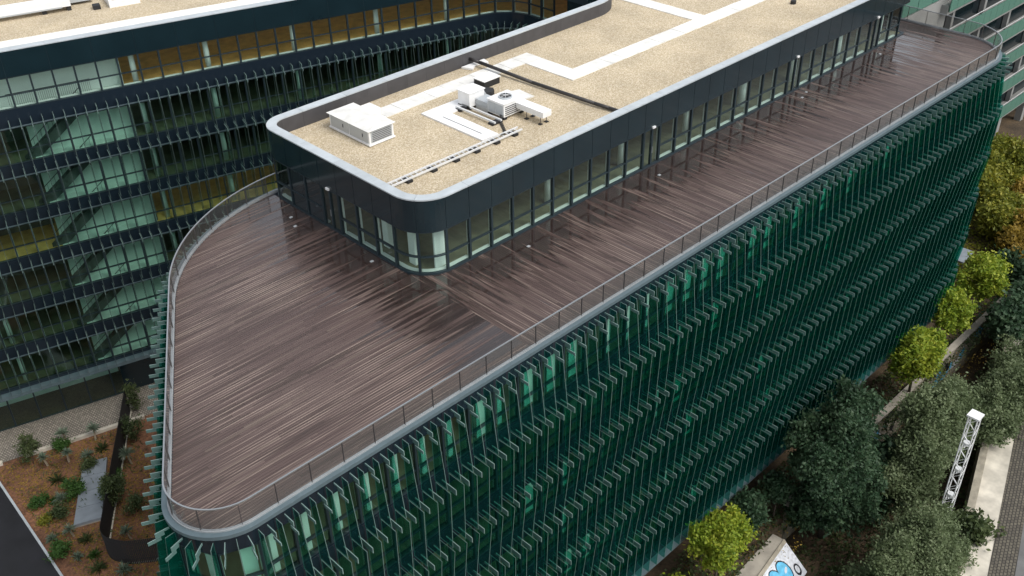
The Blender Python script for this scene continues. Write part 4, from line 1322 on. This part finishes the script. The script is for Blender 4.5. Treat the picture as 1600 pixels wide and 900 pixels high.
def tree(name, label, cat, base, blobs, mat, leaf=0.2, clumps=120, per=110, clump_r=0.5, trunk_r=0.2, group=None, bark='bark', up=0.3, mat2=None):
    """base (x,y,z); blobs: list of (centre, radii, share)"""
    t_ = thing(name, base, label, cat, group)
    P_, C_ = [], []
    lobed = []
    for c, r, sh in blobs:                       # a core plus smaller boughs pushing out of it
        lobed.append((c, tuple(q * 0.78 for q in r), sh * 0.45))
        for j in range(7):
            az, el = rng.uniform(0, 2 * math.pi), rng.uniform(-0.5, 1.2)
            d = np.array([math.cos(az) * math.cos(el), math.sin(az) * math.cos(el), math.sin(el)])
            k_ = rng.uniform(0.3, 0.5)
            lobed.append((tuple(np.array(c) + d * np.array(r) * rng.uniform(0.55, 0.85)), tuple(q * k_ for q in r), sh * 0.1))
    for c, r, sh in lobed:
        p, cl = crown_points(c, r, max(3, int(clumps * sh)), per, clump_r)
        P_.append(p); C_.append(cl)
    P_ = np.concatenate(P_); C_ = np.concatenate(C_)
    P_ = P_[P_[:, 2] > base[2] + 0.05]
    link('crown', leaves_mesh('crown', P_, leaf, mat, up=up), t_)
    mb = MB()
    top = np.array(blobs[0][0])
    b = Vector(base); fork = b.lerp(Vector(top), 0.45)
    fork.x += 0.15; mb.tube(b, fork, trunk_r, trunk_r * 0.72, n=8)
    mb.tube(fork, Vector(top) + Vector((0, 0, blobs[0][1][2] * 0.4)), trunk_r * 0.7, trunk_r * 0.15, n=6)
    idx = rng.choice(len(C_), size=min(len(C_), 14), replace=False)
    for i in idx:
        s_ = fork.lerp(Vector(top), rng.uniform(0.0, 0.6))
        mb.tube(s_, Vector(C_[i]), trunk_r * 0.35, trunk_r * 0.07, n=5)
    mb.build('trunk', bark, t_, smooth=True)
    return t_

Y = 'bright yellow green tree '
tree('maple_tree', Y + 'nearest the camera at the foot of the fin facade', 'tree', (40.9, 23.4, GZ),
     [((40.7, 23.5, -22.3), (2.1, 1.55, 1.7), 0.75), ((41.9, 23.2, -22.2), (1.2, 1.1, 1.2), 0.25)], 'leaf_yellow', 0.125, 150, 125, 0.26, 0.11)
tree('maple_tree', Y + 'beside the far stretch of the graffiti wall', 'tree', (67.9, 23.6, GZ),
     [((67.1, 23.5, -21.9), (2.6, 1.9, 2.0), 0.9), ((68.4, 23.2, -21.2), (1.2, 1.0, 1.1), 0.25)], 'leaf_yellow', 0.15, 140, 115, 0.3, 0.13)
tree('maple_tree', Y + 'second along the wall, behind the larger one', 'tree', (73.9, 24.2, GZ),
     [((74.2, 24.2, -21.4), (2.0, 1.6, 1.9), 1.2)], 'leaf_yellow', 0.15, 85, 110, 0.28, 0.12)
tree('maple_tree', Y + 'farthest along the wall below the grey canopy', 'tree', (81.5, 24.6, GZ),
     [((81.9, 24.6, -22.2), (2.5, 1.9, 1.9), 1.2)], 'leaf_yellow', 0.16, 90, 105, 0.32, 0.12)
tree('yellow_shrub', 'small yellow green bush at the bottom edge beside the nearest yellow tree', 'shrub', (37.3, 23.9, GZ),
     [((37.2, 23.8, -25.0), (1.1, 0.9, 1.2), 1.0)], 'leaf_yellow', 0.15, 45, 70, 0.28, 0.06)
tree('dark_shrub', 'dark round shrub just behind the nearest yellow tree', 'shrub', (45.3, 24.0, GZ),
     [((45.2, 24.0, -23.6), (1.0, 0.9, 1.4), 1.0)], 'leaf_dark', 0.15, 60, 80, 0.32, 0.07)
tree('dark_shrub', 'smaller dark shrub between the nearest shrub and the big dark tree', 'shrub', (48.6, 23.9, GZ),
     [((48.4, 23.9, -23.6), (0.8, 0.7, 1.2), 1.0)], 'leaf_dark', 0.15, 45, 80, 0.3, 0.07)
tree('evergreen_tree', 'tall dark green tree in front of the facade in the middle right', 'tree', (52.6, 21.9, LZ),
     [((51.0, 21.6, -20.0), (3.2, 2.6, 4.4), 0.6), ((52.2, 21.0, -24.5), (3.4, 2.6, 3.6), 0.45), ((53.6, 22.3, -21.0), (2.2, 1.6, 3.4), 0.25)],
     'leaf_dark', 0.135, 430, 190, 0.36, 0.26)
tree('willow_tree', 'broad grey green tree behind the lattice mast', 'tree', (61.3, 18.7, LZ),
     [((61.0, 18.7, -23.0), (4.0, 2.5, 3.7), 0.7), ((57.4, 18.2, -25.0), (2.9, 2.1, 2.9), 0.35)], 'leaf_olive', 0.115, 430, 200, 0.40, 0.26)
tree('willow_tree', 'grey green tree at the right edge beside the road', 'tree', (69.0, 17.2, LZ),
     [((68.8, 16.7, -24.0), (4.0, 2.0, 3.2), 0.7), ((74.5, 18.0, -25.0), (3.4, 1.9, 2.8), 0.35)], 'leaf_olive', 0.115, 380, 200, 0.40, 0.24)
tree('willow_tree', 'grey green tree in the lower right corner in front of the mast', 'tree', (51.8, 15.0, LZ),
     [((50.0, 14.7, -24.9), (4.1, 2.6, 3.3), 0.8), ((47.4, 15.9, -26.2), (2.5, 1.8, 2.3), 0.25), ((52.2, 13.6, -26.0), (2.4, 1.4, 2.2), 0.25)], 'leaf_olive', 0.105, 430, 200, 0.36, 0.24)
tree('dark_shrub', 'dark bushy plant overhanging the white pavement strip', 'shrub', (57.0, 13.8, LZ),
     [((57.4, 13.4, -26.3), (1.6, 1.0, 1.6), 1.0)], 'leaf_fern', 0.2, 45, 60, 0.4, 0.08)
tree('dark_tree', 'dark tree at the right edge above the grey green ones', 'tree', (82.5, 21.0, LZ),
     [((81.5, 20.8, -24.0), (4.2, 1.8, 2.8), 0.6), ((88.5, 21.4, -24.5), (4.0, 1.9, 2.6), 0.5)], 'leaf_dark', 0.24, 170, 85, 0.55, 0.2)
tree('evergreen_tree', 'low dark tree between the tall dark tree and the broad grey green one', 'tree', (56.6, 20.6, LZ),
     [((56.6, 20.6, -26.2), (3.0, 2.4, 2.6), 1.0)], 'leaf_dark', 0.22, 130, 85, 0.5, 0.16)
# autumn thicket beyond the far end
for i, (c, r, mt_, lb) in enumerate([
        ((104.5, 33.5, -24.4), (5.5, 3.0, 2.2), 'leaf_autumn', 'olive yellow shrub mass just beyond the far end of the fins'),
        ((111.0, 36.0, -24.6), (5.5, 2.6, 1.9), 'leaf_autumn', 'olive yellow shrub farthest away below the grey neighbouring block'),
        ((98.0, 29.6, -24.4), (4.2, 2.3, 2.2), 'leaf_autumn', 'olive shrub next to the grey canopy roof'),
        ((104.0, 28.6, -24.3), (4.6, 1.9, 2.2), 'leaf_orange', 'golden shrub at the right edge, upper of two'),
        ((95.2, 25.9, -24.3), (4.2, 1.8, 2.1), 'leaf_orange', 'rusty orange shrub at the right edge above the yellow trees'),
        ((112.0, 32.5, -24.4), (5.0, 2.2, 2.2), 'leaf_autumn', 'yellow shrub at the right edge below the neighbouring block')]):
    tree('autumn_shrub', lb, 'shrub', (c[0], c[1], GZ), [(c, tuple(q * 0.85 for q in r), 1.0)], mt_, 0.19, 170, 130, 0.42, 0.12, group='autumn thicket')
for i, (c, r) in enumerate([((101.5, 27.4, -25.3), (2.6, 1.0, 1.0)), ((89.8, 25.3, -25.0), (2.2, 1.0, 1.3))]):
    tree('dark_shrub', ['dark gap filling shrub between the golden shrubs', 'dark low shrub behind the farthest yellow tree'][i], 'shrub', (c[0], c[1], GZ), [(c, r, 1.0)], 'leaf_dark', 0.26, 60, 70, 0.45, 0.08)
# undergrowth in the cutting
def under(name, label, cat, x0, x1, y0, y1, z, n, mat, leaf, h, kind='stuff'):
    p = np.stack([rng.uniform(x0, x1, n), rng.uniform(y0, y1, n), np.zeros(n)], axis=1)
    hh = 0.5 + 0.5 * np.sin(p[:, 0] * 1.3) * np.sin(p[:, 1] * 1.7 + p[:, 0] * 0.4)
    keep = rng.random(n) < 0.25 + 0.75 * hh
    p = p[keep]; hh = hh[keep]
    p[:, 2] = z + 0.04 + rng.random(len(p)) * h * hh
    link(name, leaves_mesh(name, p, leaf, mat), None, kind=kind, label=label, cat=cat)
under('cutting_undergrowth', 'dark low undergrowth on the floor of the cutting', 'undergrowth', 40, 100, 11, 22.2, LZ, 26000, 'leaf_fern', 0.16, 1.0)
under('terrace_ground_cover', 'autumn ground cover along the foot of the facade', 'ground cover', 33, 92, 22.6, 26.5, GZ, 16000, 'leaf_fern', 0.13, 0.5)
under('rough_lawn', 'rough yellowing lawn beyond the far end of the building', 'grass', 86, 122, 25, 38, GZ, 26000, 'leaf_autumn', 0.16, 0.5)
under('fallen_leaves', 'rusty fallen leaves scattered on the strip by the wall', 'leaves', 40, 92, 21, 26, GZ, 6000, 'leaf_orange', 0.07, 0.05)

def rosette(name, label, base, r, n, mat, trunk=0.0, w=0.05, group=None, cat='plant', lean=(0, 0)):
    t_ = thing(name, base, label, cat, group)
    top = Vector(base) + Vector((lean[0], lean[1], trunk))
    if trunk > 0:
        mb = MB(); mb.tube(base, top, 0.09, 0.07, n=7); mb.build('trunk', 'barkpale', t_)
    mb = MB()
    for i in range(n):
        az = rng.uniform(0, 2 * math.pi); el = rng.uniform(0.05, 1.4); l = r * rng.uniform(0.75, 1.15)
        d = Vector((math.cos(az) * math.cos(el), math.sin(az) * math.cos(el), math.sin(el)))
        sd_ = Vector((-math.sin(az), math.cos(az), 0)) * w
        mid = top + d * l * 0.55; tip = top + d * l - Vector((0, 0, l * 0.22 * math.cos(el)))
        mb.add([top - sd_ * 0.5, top + sd_ * 0.5, mid + sd_, tip, mid - sd_], [(0, 1, 2, 3, 4)])
    mb.build('leaf_rosette', mat, t_)
    return t_

spiky = [((12.98, 61.94), 0.75, 'pale spiky yucca beside the dense green bush at the left', 0.35), ((18.71, 62.17), 0.8, 'pale spiky yucca on a leaning trunk by the building corner', 1.1),
         ((12.26, 58.24), 0.6, 'blue grey spiky yucca in front of the metal platform', 0.8), ((15.03, 55.1), 0.7, 'round pale yucca inside the curve of the fence', 0.7),
         ((13.31, 52.66), 0.75, 'pale yucca at the bottom edge outside the fence curve', 0.1), ((15.37, 65.87), 0.6, 'thin trunked yucca behind the platform', 1.0),
         ((11.06, 59.12), 0.6, 'small grey yucca near the low dark roof edge', 0.1), ((17.98, 66.74), 0.75, 'pale yucca standing against the kerb, right of centre', 1.0),
         ((16.26, 68.29), 0.75, 'pale yucca standing against the kerb, left of centre', 1.0), ((16.51, 65.42), 0.65, 'grey green yucca between kerb and platform', 0.2),
         ((14.02, 66.64), 0.6, 'yucca on a thin trunk left of the platform', 1.0), ((11.56, 56.11), 0.55, 'small yucca with bare stems at the bottom left', 0.1)]
for (px, py), r, lb, tr_ in spiky:
    rosette('yucca', lb, (px, py, GZ), r, 60, 'leaf_grey', tr_, 0.035, lean=(rng.uniform(-.2, .2), rng.uniform(-.2, .2)))
for (px, py), r, lb, m_ in [((13.82, 64.48), 0.9, 'dark green grassy tuft left of the platform', 'leaf_fern'), ((12.14, 54.08), 0.8, 'grassy tuft below the fence curve at the bottom', 'leaf_fern'),
        ((12.69, 57.21), 0.8, 'dark grassy tuft below the platform', 'leaf_fern'), ((17.83, 65.32), 0.8, 'brownish grassy tuft near the kerb', 'leaf_fern'), ((12.55, 55.43), 0.7, 'yellowish grassy tuft beside the fence curve', 'leaf_green'),
        ((12.8, 62.4), 0.7, 'yellow green flax tuft beside the pale yucca', 'leaf_green')]:
    rosette('grass_tuft', lb, (px, py, GZ), r, 70, m_, 0, 0.03)
bush = [((14.1, 62.01), (0.9, 0.8, 1.0), 'leaf_green', 'dense bright green bush against the metal platform', 60), ((10.9, 57.1), (0.9, 0.8, 0.8), 'leaf_green', 'bright green bush overlapping the low dark roof edge', 60),
        ((15.68, 67.82), (0.7, 0.6, 0.5), 'leaf_green', 'low bright green bush near the kerb', 35), ((12.39, 60.73), (0.7, 0.6, 0.8), 'leaf_fern', 'loose green bush left of the platform foot', 35),
        ((11.79, 62.97), (0.8, 0.7, 0.4), 'leaf_green', 'sparse low green plant at the left of the bed', 25), ((13.31, 67.67), (1.0, 0.9, 1.9), 'leaf_fern', 'tall grey green shrub at the left behind the kerb gap', 80),
        ((15.9, 58.79), (1.2, 1.0, 2.2), 'leaf_fern', 'tall feathery shrub inside the fence next to the fins', 110), ((20.18, 64.29), (0.9, 0.8, 1.8), 'leaf_fern', 'feathery shrub in the shade at the building corner', 70),
        ((22.05, 67.91), (0.8, 0.7, 1.8), 'leaf_fern', 'feathery shrub beside the dark doorway', 60), ((15.86, 60.22), (0.5, 0.5, 0.7), 'leaf_dark', 'dark small shrub against the fence', 25),
        ((17.09, 61.15), (0.6, 0.5, 0.6), 'leaf_green', 'yellow green shrub at the top of the fenced bed', 25), ((16.6, 57.18), (0.9, 0.8, 1.2), 'leaf_fern', 'green shrub under the glass fins at the end facade', 50),
        ((11.44, 61.07), (0.6, 0.5, 0.3), 'leaf_autumn', 'low yellowish plant in the mulch at the left', 20), ((16.08, 63.85), (0.6, 0.5, 0.6), 'leaf_fern', 'small shrub at the upper end of the platform', 25)]
for (px, py), r, m_, lb, nc in bush:
    b = (px, py, GZ); r = (r[0] * 0.85, r[1] * 0.85, r[2] * 0.8)
    tree('garden_shrub', lb, 'shrub', b, [((b[0], b[1], GZ + r[2] * 0.95), r, 1.0)], m_, 0.075, int(nc * 0.7), 42, 0.2, 0.035)
def bed_scatter(n, seed):
    r_ = np.random.default_rng(seed)
    p = np.stack([r_.uniform(10, 20.5, n), r_.uniform(50, 69, n)], axis=1)
    return p[(p[:, 0] > 11.0) & (p[:, 1] < 68.6 - (p[:, 0] - 11.8) * 0.28)]
pts_ = bed_scatter(5200, 21)
msk = np.sin(pts_[:, 0] * 1.9 + 0.7) * np.sin(pts_[:, 1] * 1.35 + pts_[:, 0] * 0.5) > 0.12
pts_ = pts_[msk]
pz = np.column_stack([pts_, GZ + 0.05 + rng.random(len(pts_)) ** 2 * 0.5])
link('garden_ground_cover', leaves_mesh('garden_ground_cover', pz, 0.15, 'leaf_fern', aspect=0.22), None, kind='stuff')
mp_ = np.stack([rng.uniform(10, 20, 9000), rng.uniform(50, 69, 9000), np.full(9000, GZ + 0.05)], axis=1)
mp_ = mp_[(mp_[:, 0] > 10.9) & (mp_[:, 1] < 69.0 - (mp_[:, 0] - 11.8) * 0.28)]
link('mulch_chips', leaves_mesh('mulch_chips', mp_, 0.07, 'leaf_orange', up=2.0), None, kind='stuff')

# ------------------------------------------------------------------ cutting wall, path, canopy
wall = thing('retaining_wall', (60, 23.5, LZ), 'old graffiti covered retaining wall running below the facade', 'wall')
mb = MB(); mb.prism(ccw([(50, 23.55), (92, 23.65), (92, 24.05), (50, 23.95)]), LZ, GZ + 0.35); mb.build('wall_body', 'palewall', wall)
mb = MB(); mb.prism(ccw([(49.9, 23.45), (92, 23.55), (92, 24.12), (49.9, 24.02)]), GZ + 0.351, GZ + 0.47); mb.build('wall_cap', 'concrete', wall)
rg = random.Random(9)
for i in range(26):
    x = rg.uniform(60, 90); z = rg.uniform(GZ - 2.2, GZ - 0.3)
    yb = 23.55 + (x - 50) * 0.1 / 42 - 0.005
    w_, h_ = rg.uniform(0.4, 1.6), rg.uniform(0.3, 0.9)
    m_ = MB()
    pts = [(x + w_ * math.cos(a) * rg.uniform(0.6, 1), z + h_ * math.sin(a) * rg.uniform(0.6, 1)) for a in [j * math.pi / 5 for j in range(10)]]
    m_.add([(p[0], yb - 0.002 * (i % 5), p[1]) for p in pts], [tuple(range(10))])
    m_.build('graffiti', ['graf_b', 'graf_w', 'graf_k'][i % 3], wall)
blk = thing('concrete_terrace', (43, 21.5, LZ), 'concrete terrace end with blue graffiti on its side wall at the bottom edge', 'wall')
T = [(36, 20.5), (47.3, 22.05), (47.2, 23.0), (45.2, 22.9), (36, 22.3)]
mb = MB(); mb.prism(ccw(T), LZ, GZ + 0.12); mb.build('terrace_block', 'concrete', blk)
e0, e1 = Vector((36, 20.45)), Vector((47.3, 22.0)); ed = (e1 - e0).normalized(); en = Vector((ed.y, -ed.x))
bd = (Vector((en.x, en.y, 0)) * 0.72 + Vector((0, 0, -0.70))).normalized()        # down the bank
bn = Vector((en.x * 0.70, en.y * 0.70, 0.72)).normalized()                        # out of the bank
def bank(u, v, o=0.0):
    p = e1 - ed * u
    return Vector((p.x, p.y, GZ + 0.02)) + bd * v + bn * o
mb = MB(); mb.add([bank(0, 0), bank(0, 2.6), bank(11, 2.6), bank(11, 0), bank(0, 0, -0.3), bank(0, 2.6, -0.3), bank(11, 2.6, -0.3), bank(11, 0, -0.3)],
       [(0, 1, 2, 3), (7, 6, 5, 4), (0, 4, 5, 1), (1, 5, 6, 2), (2, 6, 7, 3), (3, 7, 4, 0)]); wface = mb.build('sloping_bank', 'graf_w', blk)
mb = MB(); mb.add([bank(0, -0.25, 0.03), bank(0, 0.05, 0.03), bank(11, 0.05, 0.03), bank(11, -0.25, 0.03)], [(0, 1, 2, 3)]); mb.build('bank_edge', 'palewall', blk)
def gshape(pts, lvl, mat):
    m_ = MB(); m_.add([bank(p[0], p[1], 0.004 + 0.003 * lvl) for p in pts], [tuple(range(len(pts)))])
    m_.build('graffiti', mat, wface)
def oval(cx, cy, rx, ry, rot=0, n=18):
    return [(cx + rx * math.cos(t) * math.cos(rot) - ry * math.sin(t) * math.sin(rot), cy + rx * math.cos(t) * math.sin(rot) + ry * math.sin(t) * math.cos(rot)) for t in [2 * math.pi * i / n for i in range(n)]]
for lvl, (cx, cy, rx, ry, ro) in enumerate([(1.75, 1.2, 0.62, 0.95, 0.3), (2.75, 1.0, 0.5, 0.8, 0.5), (3.5, 1.35, 0.55, 0.95, -0.2), (4.5, 1.3, 0.6, 1.0, 0.1), (2.6, 1.95, 0.4, 0.5, 0.2), (5.7, 1.3, 0.6, 1.0, 0.2)]):
    gshape(oval(cx, cy, rx, ry, ro), 0 + lvl * 0.5, 'graf_k'); gshape(oval(cx, cy, rx * 0.86, ry * 0.88, ro), 1 + lvl * 0.5, 'graf_b')
gshape(oval(0.62, 1.9, 0.32, 0.45), 1, 'graf_k'); gshape(oval(0.62, 1.88, 0.2, 0.28), 2, 'graf_w'); gshape(oval(1.6, 1.2, 0.25, 0.12, 0.5), 4, 'graf_w')
cn = thing('canopy_roof', (91.8, 30.2, GZ), 'grey flat canopy roof at the foot of the far end of the fins', 'canopy')
c0 = [(88.97, 30.12), (89.03, 28.36), (86.45, 28.23), (86.44, 29.54)]
mb = MB(); mb.prism(ccw([(p[0], p[1]) for p in c0]), -24.15, -24.0); mb.build('roof_sheet', 'greyroof', cn)
for p in c0:
    mb = MB(); mb.tube((p[0] * 0.995 + 0.005 * c0[0][0], p[1], GZ), (p[0], p[1], -24.15), 0.06); mb.build('leg', 'post', cn)

# ------------------------------------------------------------------ street at the right
A0, AD = Vector((54.6, 10.6)), Vector((0.955, 0.29)).normalized()
AN = Vector((AD.y, -AD.x))
def st(a0, a1, o0, o1):
    return ccw([tuple(A0 + AD * a0 + AN * o0), tuple(A0 + AD * a1 + AN * o0), tuple(A0 + AD * a1 + AN * o1), tuple(A0 + AD * a0 + AN * o1)])
mb = MB(); mb.prism(st(-14, 60, -2.2, 40), LZ - 0.3, GZ - 0.05); mb.build('road', 'asphalt', kind='structure')
mb = MB(); mb.prism(st(-14, 60, -1.9, -0.28), GZ - 0.05, GZ + 0.06); mb.build('pavement', 'paleconc', kind='structure')
mb = MB(); mb.prism(st(-14, 60, -0.27, 1.35), GZ - 0.05, GZ + 0.03); mb.build('cobbled_gutter', 'cobble_dark', kind='structure')
mb = MB(); mb.prism(st(-14, 60, -2.45, -1.92), LZ, GZ + 0.4); mb.build('street_wall', 'palewall', label='low stone parapet between the pale pavement and the trees', cat='wall')
mb = MB(); mb.prism(st(-14, 60, -0.279, -0.271 + 0.0), GZ - 0.05, GZ + 0.07)
mb.build('kerb_edge', 'concrete', kind='structure')
mb = MB(); mb.prism(st(3.2, 5.6, 3.0, 3.35), GZ - 0.049, GZ - 0.045); mb.build('road_marking', 'paleconc', kind='structure')

# lattice mast
mx, my = 56.91, 15.22
mast = thing('lattice_mast', (mx, my, GZ), 'white square lattice mast with a flat cap standing among the trees', 'mast')
mw = 0.30; mz0, mz1 = LZ, -16.75
for sx in (-1, 1):
    for sy in (-1, 1):
        mb = MB(); mb.tube((mx + sx * mw, my + sy * mw, mz0), (mx + sx * mw, my + sy * mw, mz1), 0.045, n=6); mb.build('corner_tube', 'white', mast)
z = mz0 + 0.5; i = 0
while z < mz1 - 0.6:
    for (a, b) in (((-1, -1), (1, -1)), ((1, -1), (1, 1)), ((1, 1), (-1, 1)), ((-1, 1), (-1, -1))):
        if i % 2: a, b = b, a
        mb = MB(); mb.tube((mx + a[0] * mw, my + a[1] * mw, z), (mx + b[0] * mw, my + b[1] * mw, z + 0.62), 0.022, n=5); mb.build('brace', 'white', mast)
    z += 0.62; i += 1
mb = MB(); mb.box(mx - 0.42, mx + 0.42, my - 0.42, my + 0.42, mz1, mz1 + 0.12); mb.build('cap', 'white', mast)
for zz in (-19.2, -21.6, -24.0):
    mb = MB(); mb.tube((mx, my, zz - 0.14), (mx, my, zz + 0.14), 0.2, 0.24, n=10); mb.build('lamp', 'galv', mast)
    mb = MB(); mb.box(mx - mw, mx + mw, my - 0.03, my + 0.03, zz - 0.2, zz - 0.141); mb.build('bracket', 'white', mast)
